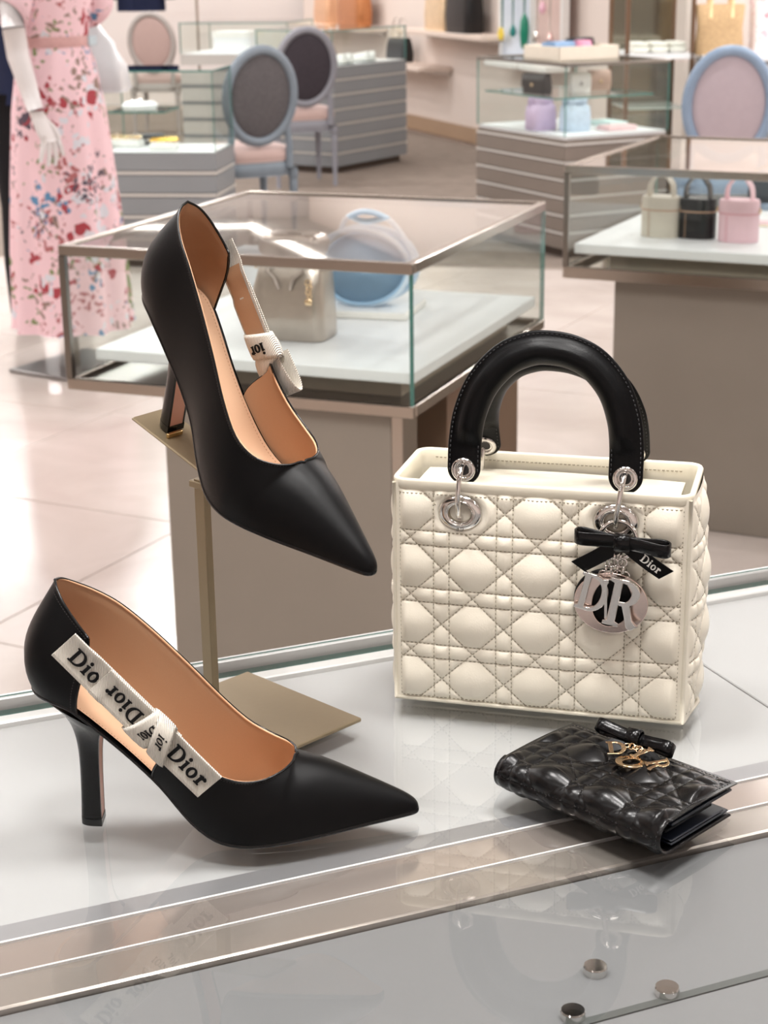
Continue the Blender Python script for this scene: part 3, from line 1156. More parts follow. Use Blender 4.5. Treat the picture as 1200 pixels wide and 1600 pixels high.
for right, nm in ((True, 'side_panel'), (False, 'side_panel')):
    sb = MB()
    va = quilt_axis(BD, BD / 2 - PX / 2, PX, 48)
    GP = [[side_pt(v, z, right) for z in za] for v in va]
    valley_grid(sb, GP, [[p[0] * (1 if right else -1) for p in r] for r in GP], flip=not right)
    sb.build(nm, CREAM, bag)
kit('bottom', lambda b: b.box((BW / 2, BD / 2, .001), (BW - .002, BD - .002, .002), bev=.0008), CREAM, bag)
pip = MB()
for x in (.0008, BW - .0008):
    for y in (.0003, BD - .0003):
        pip.tube([(x, y, .001 + (BH - .002) * i / 8) for i in range(9)], .0015, 8)
pip.tube([(.001, .0002, .0015), (BW / 2, -.0004, .0015), (BW - .001, .0002, .0015)], .0016, 8)
for x in (.001, BW - .001): pip.tube([(x, 0, .0015), (x + math.copysign(.008, x - .1), BD / 2, .0015), (x, BD, .0015)], .0016, 8)
pip.build('edge_piping', CREAM_IN, bag)
# rim: a rounded band around the open top
def rim_path(inset, n=10):
    r = .010 - min(inset, .006)
    x0, x1, y0, y1 = inset, BW - inset, inset * .7 - .001, BD - inset * .7 + .001
    P = []
    for cx_, cy_, a0 in ((x1 - r, y0 + r, -90), (x1 - r, y1 - r, 0), (x0 + r, y1 - r, 90), (x0 + r, y0 + r, 180)):
        P += [(cx_ + r * math.cos(math.radians(a0 + 90 * i / n)), cy_ + r * math.sin(math.radians(a0 + 90 * i / n))) for i in range(n + 1)]
    out = []
    for (x, y) in P:
        if inset < .004:
            if y > .012 and y < BD - .012: x += math.copysign(.003, x - BW / 2)
        out.append((x, y))
    return out


rm = MB()
rm.loft([[(x, y, z) for x, y in rim_path(i_)] for i_, z in ((.0005, BH - .006), (-.0012, BH - .004), (-.0014, BH + .001), (-.0004, BH + .0026), (.0016, BH + .0026), (.0026, BH + .001), (.003, BH - .004), (.0034, BH - .05))], 0, False)
rm.build('rim', CREAM_IN, bag, True)
fl = MB()
fz = BH - .0095
hump = lambda x, y: .0022 * math.sin(PI * min(max((x - .004) / (BW - .008), 0), 1)) - .0015 * ((y - BD / 2) / (BD / 2)) ** 2
nx, ny = 60, 26


def flap_z(x, y):
    e = ((x - BW * .52) / .058) ** 2 + ((y - BD * .46) / .024) ** 2
    o = .0017 * (1 / (1 + math.exp((e - 1) * 14)))
    return fz + hump(x, y) + o


fl.grid([[(.010 + (BW - .021) * i / nx, .0045 + (BD - .012) * j / ny, flap_z(.010 + (BW - .021) * i / nx, .0045 + (BD - .012) * j / ny)) for j in range(ny + 1)] for i in range(nx + 1)], 0)
fl.grid([[(.010 + (BW - .021) * i / nx, y, flap_z(.010 + (BW - .021) * i / nx, y) + dz) for i in range(nx + 1)] for y, dz in ((.0045, 0), (.0045, -.004))], 0)
fl.grid([[(x, .0045 + (BD - .012) * j / ny, flap_z(x, .0045 + (BD - .012) * j / ny) + dz) for j in range(ny + 1)] for x, dz in ((.010, -.004), (.010, 0))], 0)
fl.grid([[(x, .0045 + (BD - .012) * j / ny, flap_z(x, .0045 + (BD - .012) * j / ny) + dz) for j in range(ny + 1)] for x, dz in ((BW - .011, 0), (BW - .011, -.004))], 0)
fl.build('inner_flap', CREAM_IN, bag, True, 50)
kit('interior', lambda b: b.box((BW / 2, BD / 2, BH - .052), (BW - .008, BD - .006, .003)), mat('beige_interior_lining', (196, 184, 160), 0.7), bag)
# stitches
paths = []
for ln_ in seam_lines(BW - 2 * SEAM, BH - .012, PX, PZ, OX - SEAM, OZ - .004):
    seg = []
    for u, z in ln_:
        u2, z2 = u + SEAM, z + .004
        bad = any(math.hypot((u2 - ex) / 1.25, z2 - ez) < .0145 for ex, ez in ((.0489, .1465), (.1577, .1475)))
        p = front_pt(u2, z2)
        if bad:
            if len(seg) > 2: paths.append(seg)
            seg = []
        else: seg.append(((p[0], p[1] - .0001, p[2]), (0, -1, 0)))
    if len(seg) > 2: paths.append(seg)
for u in (SEAM, BW - SEAM):
    paths.append([(front_pt(u, .004 + (BH - .01) * i / 40), (0, -1, 0)) for i in range(41)])
paths.append([(front_pt(SEAM + (BW - 2 * SEAM) * i / 40, .0042), (0, -1, 0)) for i in range(41)])
paths.append([(front_pt(.004 + (BW - .008) * i / 40, BH - .0075), (0, -1, 0)) for i in range(41)])
for ln_ in seam_lines(BD, BH, PX, PZ, BD / 2 - PX / 2, OZ):
    q = [side_pt(v, z) for v, z in ln_ if .003 < v < BD - .003 and .004 < z < BH - .008]
    if len(q) > 2: paths.append([((p[0] + .0001, p[1], p[2]), (1, -.2, 0)) for p in q])
q = [(.0135 + (BW - .028) * i / 40, .0072) for i in range(41)]
paths.append([((x, y, flap_z(x, y) + .0001), (0, 0, 1)) for x, y in q])
paths.append([((x, BD - .0012 + .0001, BH - .004), (0, -1, 0)) for x in (.012 + (BW - .024) * i / 30 for i in range(31))])
tag(dashes(paths, .0020, .0011, .00075, .0006).build('stitching', STITCH, bag, False), kind='stuff')

# ---- eyelets on the front and the back
EYES = ((.0489, .1465), (.1577, .1475))


def eyelet(x, z, y, sgn):
    R = Matrix.Rotation(PI / 2 * (1 if sgn < 0 else -1), 3, 'X')
    b = MB()
    for k, (r, h) in enumerate(((1, 0),)):
        pass
    prof = [(.0078, .0004), (.0082, .0022), (.0095, .0028), (.0132, .0022), (.0150, .0012), (.0156, -.0005), (.0156, -.002)]
    rings = []
    for r, h in prof:
        rings.append([(x + r * 1.02 * math.cos(2 * PI * i / 40), y + sgn * h, z + r * .84 * math.sin(2 * PI * i / 40)) for i in range(40)])
    b.loft(rings, 0, False)
    # a second raised oval and the cup of the hole
    b.tube([(x + .0105 * math.cos(2 * PI * i / 40), y + sgn * .0026, z + .0088 * math.sin(2 * PI * i / 40)) for i in range(40)], .0008, 6, 0, True)
    o = b.build('eyelet', SILVER, bag)
    kit('hole', lambda q_: q_.loft([[(x + r * math.cos(2 * PI * i / 28), y + sgn * h, z + r * .84 * math.sin(2 * PI * i / 28)) for i in range(28)] for r, h in ((.0082, .0018), (.0076, -.001), (.0072, -.0022), (.0001, -.0022))], 0, False), mat('grey_metal_inside', (168, 160, 140), 0.25, .8), o)
    return o


YF = -.0015
for i, (x, z) in enumerate(EYES):
    o = eyelet(x, z, YF, -1)
    b = word('o', .0028, .0004, lambda px_, py_, h: (x - .0022 + px_, YF - .0026 - h, z - .0126 + py_))
    b2 = word('D', .0028, .0004, lambda px_, py_, h: (x + .0004 + px_, YF - .0026 - h, z - .0126 + py_))
    b.add(b2.v, b2.f)
    b.build('engraved_mark', STEEL_DK, o, False)
    eyelet(x, z, BD + .0015, 1)

# ---- handles
def handle_mesh(parent):
    ctrl = [(.0503, .1660), (.0503, .1705), (.0503, .180), (.0507, .1975), (.0535, .2165), (.0620, .2375), (.0770, .2545), (.0935, .2625), (.1075, .2640), (.1235, .2615), (.1390, .2535), (.1525, .2375), (.1600, .2175), (.1625, .1985), (.1627, .180), (.1627, .1705), (.1627, .1665)]
    c = crom(ctrl, 7)
    tan = np.gradient(c, axis=0)
    tan /= np.linalg.norm(tan, axis=1)[:, None]
    d = np.concatenate([[0], np.cumsum(np.linalg.norm(np.diff(c, axis=0), axis=1))])
    L = d[-1]
    b = MB()
    rings = []
    hw0 = .0118
    for i in range(len(c)):
        e = min(d[i], L - d[i])
        nrm = np.array([-tan[i, 1], tan[i, 0]])     # outward of the arch
        hw = hw0 * math.sqrt(max(1 - max(0, 1 - e / hw0) ** 2, .0)) if e < hw0 else hw0
        hw = max(hw, .0006)
        k = min(max((e - .026) / .016, 0), 1)
        k = k * k * (3 - 2 * k)
        prof = []
        n = 22
        for q in range(n):
            a = 2 * PI * q / n
            # roll: ellipse moved to the inner side, flange outside
            ru = math.cos(a)
            y = math.sin(a)
            r_ = ru * hw
            inner = max(0.0, 1 - ((r_ / hw0 + .26) / .74) ** 2)
            thick = .0017 * (1 - .3 * abs(ru) ** 6) + k * .0072 * math.sqrt(inner)
            yy = math.copysign(1, y) * thick * min(1, abs(y) ** .5 * 1.0) if abs(y) > 1e-6 else 0
            if y > 0: yy = yy * (1 - .45 * k)
            prof.append((r_, yy))
        rings.append([(c[i, 0] + nrm[0] * r_, yy, c[i, 1] + nrm[1] * r_) for r_, yy in prof])
    b.loft(rings)
    o = b.build('handle', BLACK, parent)
    st = []
    for side, off in ((1, .0098), (-1, .0100)):
        row = []
        for i in range(len(c)):
            e = min(d[i], L - d[i])
            if e < .009: continue
            k = min(max((e - .026) / .016, 0), 1)
            if side < 0 and k > .4:
                if len(row) > 3: st.append(row)
                row = []
                continue
            nrm = np.array([-tan[i, 1], tan[i, 0]]) * side
            row.append(((c[i, 0] + nrm[0] * off, -.0019, c[i, 1] + nrm[1] * off), (0, -1, 0)))
        if len(row) > 3: st.append(row)
    tag(dashes(st, .0020, .0013, .0006, .0004).build('handle_stitching', mat('charcoal_thread', (40, 40, 42), 0.6), o, False), kind='stuff')
    for (gx, gz) in ((.0503, .1768), (.1627, .1775)):
        g = MB()
        for s in (-1, 1):
            g.torus((gx, s * .0019, gz), .0068, .0020, (1, 0, 0), (0, 0, 1), 28, 8)
            g.torus((gx, s * .0012, gz), .0046, .0012, (1, 0, 0), (0, 0, 1), 24, 6)
        g.build('grommet', SILVER, o)
        kit('grommet_hole', lambda q_: q_.lathe([(.0048, -.0022), (.0001, -.0021)], (gx, 0, gz), 20, R=Matrix.Rotation(-PI / 2, 3, 'X')), mat('dark_hole', (30, 28, 26), 0.5), o)
    return o


h1 = handle_mesh(bag)
h1.location = (0, .0045, 0)
h1.rotation_euler = (math.radians(-6), 0, 0)
h1.location = (0, -.0145, .001)
h2 = copy_tree(h1, bag)
h2.scale = (.965, 1, 1)
la = math.radians(28)
h2.rotation_euler = (la, 0, 0)
h2.location = (.0035, BD - .006 + .17 * math.sin(la), .171 - .17 * math.cos(la))
for k_, yb in ((0, -1), (1, 1)):
    for (gx, gz), (ex, ez) in zip(((.0503, .1768), (.1627, .1775)), EYES):
        y0 = -.001 if yb < 0 else BD + .001
        yg = .0035 if yb < 0 else BD - .0035
        cz, cy = (gz + ez) / 2 + .0005, (y0 + yg) / 2 + yb * .0022
        r_ = (gz - ez) / 2 + .0035
        rg = MB()
        rg.torus((gx * .5 + ex * .5, cy, cz), r_, .0019, (0, .62, 0), ((gx - ex) / (2 * r_), 0, 1), 36, 10)
        rg.build('handle_ring', SILVER, bag)

# ---- letter charms
charm = empty('letter_charm', (0, 0, 0))
charm.parent = bag


def flat_letters(ch, size, x, z, y, depth, rot=0.0, sx=1.0, m=SILVER_SHEEN, bev=.018, name='letter_charm_letter', parent=charm):
    P, w = glyph(ch)
    v, f = curve_mesh(P, .06, bev, 2)
    ca, sa_ = math.cos(rot), math.sin(rot)
    b = MB()
    pts = []
    for p in v:
        X, Z = (p[0] - w / 2) * size * sx, (p[1] - .5) * size
        pts.append((x + X * ca - Z * sa_, y - p[2] * size * depth, z + X * sa_ + Z * ca))
    b.add(pts, f)
    return b.build(name, m, parent, True, 40)


CY = -.0115
oc = (.1572, .0925)
pad = MB()
pad.lathe([(.0001, .0), (.0205, 0), (.0222, .0008), (.0228, .0025), (.0222, .0042), (.0205, .005), (.0001, .005)], (oc[0] - .0035, CY + .0055, oc[1] + .0005), 40, R=Matrix.Rotation(PI / 2, 3, 'X'))
pad.build('leather_pad', BLACK, charm)
v, f = curve_mesh([arc(0, 0, .0250, .0216, 0, 355, 60), [(x * .98 + .0005, y) for x, y in [(p[0] * math.cos(-.25) - p[1] * math.sin(-.25), p[0] * math.sin(-.25) + p[1] * math.cos(-.25)) for p in arc(0, .0006, .0140, .0182, 0, 355, 50)]]], .0012, .0005, 2)
ob = MB()
ob.add([(oc[0] + p[0], CY - .001 - p[2], oc[1] + p[1]) for p in v], f)
ob.build('letter_o_disc', SILVER_SHEEN, charm, True, 40)
flat_letters('D', .0262, .1462, .1000, CY - .0050, 1.2, -.24, .86, SILVER, name='letter_d')
flat_letters('I', .0310, .1548, .0955, CY - .0062, 1.2, .02, .30, SILVER, name='letter_i')
flat_letters('R', .0335, .1672, .0955, CY - .0088, 1.0, -.18, .80, SILVER, name='letter_r')
ch_ = MB()
for i, (x0, z0, x1, z1) in enumerate(((.1515, .1118, .1570, .1255), (.1560, .1125, .1590, .1265), (.1610, .1130, .1610, .1265), (.1660, .1128, .1630, .1265))):
    for k in range(4):
        t = k / 3
        a = (0, 1, 0) if k % 2 else (1, 0, 0)
        ch_.torus((x0 + (x1 - x0) * t, CY + .001 + .0015 * t - (.002 if i % 2 else 0), z0 + (z1 - z0) * t), .0031, .0008, a, (.25 * (i - 1.5) * .4, 0, 1), 16, 6)
ch_.torus((.1600, -.006, .1365), .0125, .0018, (1, 0, 0), (0, .25, 1), 36, 10)
ch_.build('charm_chain', SILVER, charm)


def bow(parent, M, s, text=False, name='bow'):
    """leather bow: two flat loops, a wound centre, two tails; local x right, z up, y back"""
    root = empty(name)
    root.parent = parent
    T = lambda p: tuple(M @ (Vector(p) * s))
    b = MB()
    for sx in (-1, 1):
        rows = []
        n = 26
        for k in range(n + 1):
            a = k / n
            ang = 2 * PI * a
            x = sx * 3.15 * (math.sin(PI * a)) ** .62 * (1 if True else 0)
            y = -.62 * math.sin(ang) * (.45 + .55 * math.sin(PI * a)) - .1
            dz = -.12 * x * sx * (1 if sx > 0 else -1) * .8
            rows.append([T((x, y + e * .0, h + dz)) for e, h in ((0, -.48), (0, .48))])
        th = []
        P = np.array(rows)
        nr = np.gradient(P[:, 0], axis=0)
        wv = P[:, 1] - P[:, 0]
        o_ = np.cross(nr, wv)
        o_ /= np.linalg.norm(o_, axis=1)[:, None] + 1e-12
        rings = []
        for k in range(n + 1):
            q = o_[k] * .075 * s
            A_, B2 = P[k, 0], P[k, 1]
            w_ = (B2 - A_) * .06
            rings.append([A_ + w_ - q, A_, A_ + w_ + q, B2 - w_ + q, B2, B2 - w_ - q])
        b.loft(rings)
    b.build('bow_loops', BLACK_GLOSS, root)
    b = MB()
    rings = []
    for k in range(24):
        a = 2 * PI * k / 24
        y, z = -.22 - .50 * math.cos(a) * 1.0, .60 * math.sin(a)
        y = math.copysign(abs(y + .22) ** .75 * .5 ** .25, y + .22) - .22
        rings.append([T((x, y * (1 + e), z * (1 + e))) for x, e in ((-.55, -.05), (-.52, .06), (.52, .06), (.55, -.05), (.5, -.12), (-.5, -.12))])
    b.loft(rings, 0, False, True)
    b.build('bow_knot', BLACK_GLOSS, root)
    for sx in (-1, 1):
        b = MB()
        A_, B2 = np.array((sx * .2, .1, -.2)), np.array((sx * 2.95, -.05, -1.95 if sx < 0 else -2.1))
        d = (B2 - A_) / np.linalg.norm(B2 - A_)
        pr = np.array([-d[2], 0, d[0]])
        rings = []
        n = 8
        for k in range(n + 1):
            t = k / n
            c_ = A_ + (B2 - A_) * t + np.array((0, -.18 * math.sin(PI * t), 0))
            sk = d * .35 * (t if True else 0)
            rings.append([T(c_ + pr * w_ + sk * (1 if w_ * sx > 0 else -1) * 0.6 + np.array((0, y_, 0))) for w_, y_ in ((-.52, 0), (-.52, .1), (.52, .1), (.52, 0))])
        b.loft(rings)
        o = b.build('bow_tail', BLACK, root, True, 40)
        if text and sx > 0:
            e1, e2 = d, pr
            if e1[0] < 0: e1, e2 = -e1, -e2
            org = A_ + (B2 - A_) * .40 - e2 * .22 + np.array((0, -.20, 0))
            w1 = word('Dior', .56, .03, lambda x, y, h: T(org + e1 * x + e2 * y + np.array((0, -h, 0))), .05, .012)
            w1.build('lettering', WHITE_PRINT, o, False)
    return root


bow(charm, Matrix.Translation((.1642, -.0135, .1375)), .0102, True)

# ================================================================== WALLET
WS0, WS1 = atz(785, 1180, .974), atz(1045, 1283, .974)        # spine edge, on top
WL = .131
wa = math.atan2(WS1[1] - WS0[1], WS1[0] - WS0[0])
wd_ = .074
wallet = empty('wallet', (WS0[0], WS0[1], TZ + .0006), wa, 'small black quilted folding wallet with black bow and gold letter charms lying on the glass', 'wallet')
# profile across the fold: (y, z) from the free top edge over the spine to the free bottom edge
RS = .0098
prof = []
yt = wd_
zt0, zt1 = .0215, .0222           # top cover height at the free edge and beside the spine
n = 60
for i in range(n + 1):
    t = i / n
    y = yt + (0.004 - yt) * t
    prof.append((y, zt0 + (zt1 - zt0) * t + .0012 * math.sin(PI * t)))
for i in range(1, 25):
    a = PI / 2 + PI * i / 25
    prof.append((.004 + math.cos(a) * .0125, .0118 + math.sin(a) * .0112))
for i in range(n + 1):
    prof.append((.004 + (yt - .006 - .004) * i / n, .0006 + .0002 * i / n))
PRF = np.array(prof)
dd = np.concatenate([[0], np.cumsum(np.linalg.norm(np.diff(PRF, axis=0), axis=1))])
PT = np.gradient(PRF, axis=0)
PN = np.stack([PT[:, 1], -PT[:, 0]], 1)
PN /= np.linalg.norm(PN, axis=1)[:, None]
if PN[10, 1] < 0: PN = -PN
WPX, WPZ = .0430, .0400
stop = dd[n + 26 + 12]


def wal(x, s, extra=0.0, quilt=True):
    y, z = np.interp(s, dd, PRF[:, 0]), np.interp(s, dd, PRF[:, 1])
    ny_, nz2 = np.interp(s, dd, PN[:, 0]), np.interp(s, dd, PN[:, 1])
    q = math.hypot(ny_, nz2)
    e = min(x - .003, WL - .003 - x, s - .0035)
    k = 1 if e > .003 else (max(0, e / .003) ** .5 if e > 0 else 0)
    fade = 1.0 if s < stop else max(0, 1 - (s - stop) / .02)
    h = cannage(x - .018, s - .012, WPX, WPZ, .0050, ex=.5, nb=.4) * k * fade if quilt else 0
    return (x, y + ny_ / q * (h + extra), max(z + nz2 / q * (h + extra), -.0002))


Ltot = dd[-1]
wc = MB()
n1, n2 = 130, 210
xa, sa2 = quilt_axis(WL, .018, WPX, 64), quilt_axis(Ltot, .012, WPZ, 64)
HW = [[cannage(x - .018, s - .012, WPX, WPZ, 1.0, ex=.5, nb=.3) for s in sa2] for x in xa]
valley_grid(wc, [[wal(x, s) for s in sa2] for x in xa], HW)
wc.grid([[wal(WL * i / n1, Ltot * j / n2, -.0016, False) for j in range(n2 + 1)] for i in range(n1 + 1)], 0, flip=True)
for xx in (0.0, WL):
    A_ = [wal(xx, Ltot * j / n2) for j in range(n2 + 1)]
    B2 = [wal(xx, Ltot * j / n2, -.0016, False) for j in range(n2 + 1)]
    wc.grid([A_, B2], 0, flip=xx == 0)
for sE in (0.0, Ltot):
    wc.grid([[wal(WL * i / n1, sE) for i in range(n1 + 1)], [wal(WL * i / n1, sE, -.0016, False) for i in range(n1 + 1)]], 0, flip=sE > 0)
wc.build('quilted_cover', mat('black_lambskin', (5, 5, 6), 0.27, 0, 0.4, coat=.0, var=.2, bump=.06, bscale=900), wallet, weld=.00002, soft=3)
pw = []
for ln_ in seam_lines(WL, stop, WPX, WPZ, .018, .012, n=60):
    q = [(x, s) for x, s in ln_ if .003 < x < WL - .003 and s > .0035]
    if len(q) > 3: pw.append([((lambda p: (p, (0, np.interp(s, dd, PN[:, 0]), np.interp(s, dd, PN[:, 1]))))(wal(x, s, .0001))) for x, s in q])
for xx in (.0028, WL - .0028): pw.append([(wal(xx, .003 + (stop - .003) * i / 60, .0001), (0, np.interp(.003 + (stop - .003) * i / 60, dd, PN[:, 0]), np.interp(.003 + (stop - .003) * i / 60, dd, PN[:, 1]))) for i in range(61)])
pw.append([(wal(.003 + (WL - .006) * i / 50, .0028, .0001), (0, 0, 1)) for i in range(51)])
tag(dashes(pw, .0018, .0011, .0005, .0003).build('stitching', mat('dark_thread', (34, 33, 34), 0.6), wallet, False), kind='stuff')
ED = mat('navy_black_edge', (20, 26, 38), 0.4, 0, 0.5)
for z0, z1, y1 in ((.0165, .0185, wd_ - .004), (.0035, .0052, wd_ - .007), (.0058, .0072, wd_ - .012)):
    kit('inner_leaf', lambda b: b.box((WL / 2, (y1 + .006) / 2, (z0 + z1) / 2), (WL - .003, y1 - .006, z1 - z0), bev=.0005), ED, wallet)
kit('card_pocket', lambda b: b.box((WL / 2, wd_ * .42, .0115), (WL - .012, wd_ * .66, .0035), bev=.001), BLACK, wallet)
# gold letters and the bow, lying on the cover
wb = bow(wallet, Matrix.Translation((.057, .066, .0310)) @ Matrix.Rotation(math.radians(12), 4, 'Z') @ Matrix.Rotation(math.radians(-48), 4, 'X'), .0088, False)
gz = .0255
wch = empty('letter_charm')
wch.parent = wallet
v, f = curve_mesh([arc(0, 0, .0105, .0105, 0, 350, 36), arc(.0004, .0, .0055, .0078, 0, 350, 30)], .0008, .0004, 2)
b = MB()
b.add([(.0715 + p[0] * .9, .0420 + p[1] * .95, gz + .0016 + p[2] - p[1] * .12) for p in v], f)
b.build('letter_o', GOLD, wch, True, 40)


def lying(ch, size, x, y, z, rot, name, tilt=.15):
    P, w = glyph(ch)
    v, f = curve_mesh(P, .07, .02, 2)
    ca, sa_ = math.cos(rot), math.sin(rot)
    b = MB()
    b.add([(x + (p[0] - w / 2) * size * ca - p[1] * size * sa_, y + (p[0] - w / 2) * size * sa_ + p[1] * size * ca, z + p[2] * size * .6 + tilt * p[1] * size) for p in v], f)
    b.build(name, GOLD, wch, True, 40)


lying('D', .0135, .0600, .0440, gz + .003, .75, 'letter_d')
lying('I', .0140, .0710, .0450, gz + .0042, -.35, 'letter_i')
lying('R', .0140, .0840, .0420, gz + .003, -.75, 'letter_r')
b = MB()
for i in range(5):
    b.torus((.058 + .003 * i, .0575 - .0006 * abs(i - 2), gz + .004), .0022, .0005, (1, 0, 0), (0, .7, .7) if i % 2 else (0, 1, .2), 14, 6)
b.build('charm_chain', GOLD, wch)

# ================================================================== GLASS CASES OF THE SHOP
SLAT_A = mat('grey_lacquer_slat', (134, 137, 140), 0.4, 0, 0.4, var=0.05, vscale=4)
SLAT_L = mat('pale_lacquer_slat', (196, 192, 187), 0.35, 0, 0.4, var=0.04, vscale=4)
SLAT_B = mat('brown_grey_slat', (124, 114, 106), 0.42, 0, 0.4, var=0.08, vscale=4)
FROST = mat('white_deck_board', (240, 242, 244), 0.35, 0, 0.4, var=0.02, vscale=3)
GL_BROWN = mat('dark_bronze_base', (84, 72, 64), 0.45, 0.3)


def pane(name, b, parent):
    """glass box whose thin sides are green edges"""
    me = b.build(name, [GLASS, GLASS_EDGE], parent, False)
    me.data.update()
    for p in me.data.polygons:
        p.material_index = 0
    areas = sorted(p.area for p in me.data.polygons)
    for p in me.data.polygons:
        if p.area < areas[-2] * .5: p.material_index = 1
    return me


class Case:
    """a glass display case in its own frame: x along the front, y inward, z up"""

    def __init__(s, label, o, yaw, w, d, name='glass_display_case', group=None):
        s.w, s.d, s.o, s.yaw = w, d, o, yaw
        s.root = empty(name, (o[0], o[1], 0), yaw, label, 'display case', group)

    def P(s, x, y):
        c, sn_ = math.cos(s.yaw), math.sin(s.yaw)
        return s.o[0] + x * c - y * sn_, s.o[1] + x * sn_ + y * c

    def box(s, name, x0, x1, y0, y1, z0, z1, m, bev=0.0, parent=None):
        b = MB()
        b.box(((x0 + x1) / 2, (y0 + y1) / 2, (z0 + z1) / 2), (x1 - x0, y1 - y0, z1 - z0), bev=bev)
        return b.build(name, m, parent or s.root, bev > 0, 30)

    def glass(s, z0, z1, th=.008, top=True, back=True):
        w, d = s.w, s.d
        for nm, x0, x1, y0, y1 in (('front_pane', 0, w, 0, th), ('side_pane', 0, th, th, d - th), ('side_pane', w - th, w, th, d - th)) + ((('back_pane', 0, w, d - th, d),) if back else ()):
            b = MB()
            b.box(((x0 + x1) / 2, (y0 + y1) / 2, (z0 + z1) / 2), (x1 - x0, y1 - y0, z1 - z0))
            pane(nm, b, s.root)
        if top:
            b = MB()
            b.box((w / 2, d / 2, z1 + th / 2 + .0005), (w, d, th))
            pane('top_pane', b, s.root).data.materials[0] = GLASS_TOP

    def frame(s, name, z0, z1, t, m):
        w, d = s.w, s.d
        b = MB()
        for x0, x1, y0, y1 in ((-.001, w + .001, -.002, t), (-.001, w + .001, d - t, d + .002), (-.002, t, t, d - t), (w - t, w + .002, t, d - t)):
            b.box(((x0 + x1) / 2, (y0 + y1) / 2, (z0 + z1) / 2), (x1 - x0, y1 - y0, z1 - z0), bev=.0015)
        return b.build(name, m, s.root, True, 30)

    def slats(s, z0, z1, n, inset, ms, core):
        w, d = s.w, s.d
        s.box('base_body', inset + .006, w - inset - .006, inset + .006, d - inset - .006, .06, z1, core)
        s.box('plinth', inset + .04, w - inset - .04, inset + .04, d - inset - .04, 0.0, .06, GL_BROWN)
        h = (z1 - z0) / n
        cache = {}
        for k in range(n):
            z = z0 + h * (k + .5)
            m = ms[1] if k % 2 else ms[0]
            hh = h * (.34 if k % 2 else 1.6)
            key = (k % 2)
            for side, (L_, cx_, cy_, rz) in enumerate(((w - 2 * inset, w / 2, inset + .003, 0), (d - 2 * inset, inset + .003, d / 2, PI / 2), (d - 2 * inset, w - inset - .003, d / 2, PI / 2))):
                kk = (key, round(L_, 3))
                if kk not in cache:
                    b = MB()
                    b.box((0, 0, 0), (L_, .012 if key else .009, hh - .004))
                    o = b.build('slat', m, s.root, False)
                    cache[kk] = o.data
                else:
                    o = link('slat', cache[kk], s.root)
                o.location = (cx_, cy_, z)
                o.rotation_euler = (0, 0, rz)


def yawof(a, b): return math.atan2(b[1] - a[1], b[0] - a[0])


# ---- main case behind the goods
fl_, fr_ = atz(91, 383, .95), atz(643, 412.5, .95)
cm = Case('glass display case on taupe pedestal holding silver and blue bags, behind the tall shoe', fl_, yawof(fl_, fr_), float(np.linalg.norm(fr_ - fl_)), .835)
cm.glass(.690, .938, .008)
cm.frame('top_frame', .930, .950, .014, STEEL)
cm.frame('bottom_frame', .668, .690, .014, STEEL)
cm.box('corner_post', -.002, .012, -.002, .012, .69, .93, STEEL_DK, .001)
cm.box('corner_post', -.002, .010, cm.d - .010, cm.d + .002, .69, .93, STEEL_DK, .001)
cm.box('bottom_glass', .014, cm.w - .014, .014, cm.d - .014, .672, .680, STEEL_DK)
cm.box('deck', .045, cm.w - .012, .035, cm.d - .03, .722, .745, FROST, .002)
cm.box('deck_support', .20, cm.w - .06, .10, cm.d - .08, .681, .721, mat('pale_wood_support', (214, 200, 180), 0.5, var=.06))
pl_, pr_ = aty(222, 640, 3.25), aty(598, 660, 3.05)
c_, s_ = math.cos(-cm.yaw), math.sin(-cm.yaw)


def to_case(cs, p):
    dx, dy = p[0] - cs.o[0], p[1] - cs.o[1]
    c, s = math.cos(-cs.yaw), math.sin(-cs.yaw)
    return dx * c - dy * s, dx * s + dy * c


xl, xr = to_case(cm, atz(222, 632, .668))[0], to_case(cm, atz(597, 656, .668))[0]
cm.box('pedestal', xl, xr, .02, .10, 0.0, .667, PED, .001)
cm.box('pedestal_edge', xr, xr + .022, .022, .10, 0.0, .667, STEEL, .001)
cm.box('pedestal', xr - .12, cm.w - .04, .30, cm.d - .06, 0.0, .667, PED_BROWN, .001)

# ---- right case with the three small vanity bags
fl_, fr_ = atz(883, 258, .95), atz(1200, 272, .95)
cd_ = Case('glass display case on beige pedestal with white deck, at the right behind the handbag', fl_, yawof(fl_, fr_) + .03, 1.05, .80)
cd_.glass(.690, .938, .008)
cd_.frame('top_frame', .930, .950, .014, STEEL)
cd_.frame('bottom_frame', .660, .690, .016, STEEL)
cd_.box('corner_post', -.002, .012, -.002, .012, .69, .93, STEEL_DK, .001)
cd_.box('bottom_glass', .016, 1.03, .016, .78, .668, .676, CHROME)
cd_.box('deck', .022, 1.03, .02, .77, .722, .748, FROST, .002)
xl = to_case(cd_, aty(945, 440, 4.40))[0]
cd_.box('pedestal', xl, 1.05, .06, .70, 0.0, .659, PED, .001)
cd_.box('deck_support', .10, 1.0, .08, .70, .677, .721, mat('pale_wood_support', (214, 200, 180), 0.5))

# ---- case with the drawstring bags
o_ = atz(885, 100, .95)
cc = Case('slatted glass case with lilac and blue bags inside and a cream box on top', o_, math.radians(27), .62, .86)
cc.glass(.602, .935, .008)
cc.frame('top_frame', .935, .950, .012, STEEL_DK)
cc.box('deck', .010, .61, .010, .85, .585, .603, FROST, .001)
b = MB()
b.box((.31, .46, .775), (.58, .70, .008))
pane('glass_shelf', b, cc.root)
cc.slats(.06, .584, 12, .0, (SLAT_B, SLAT_L), SLAT_B)

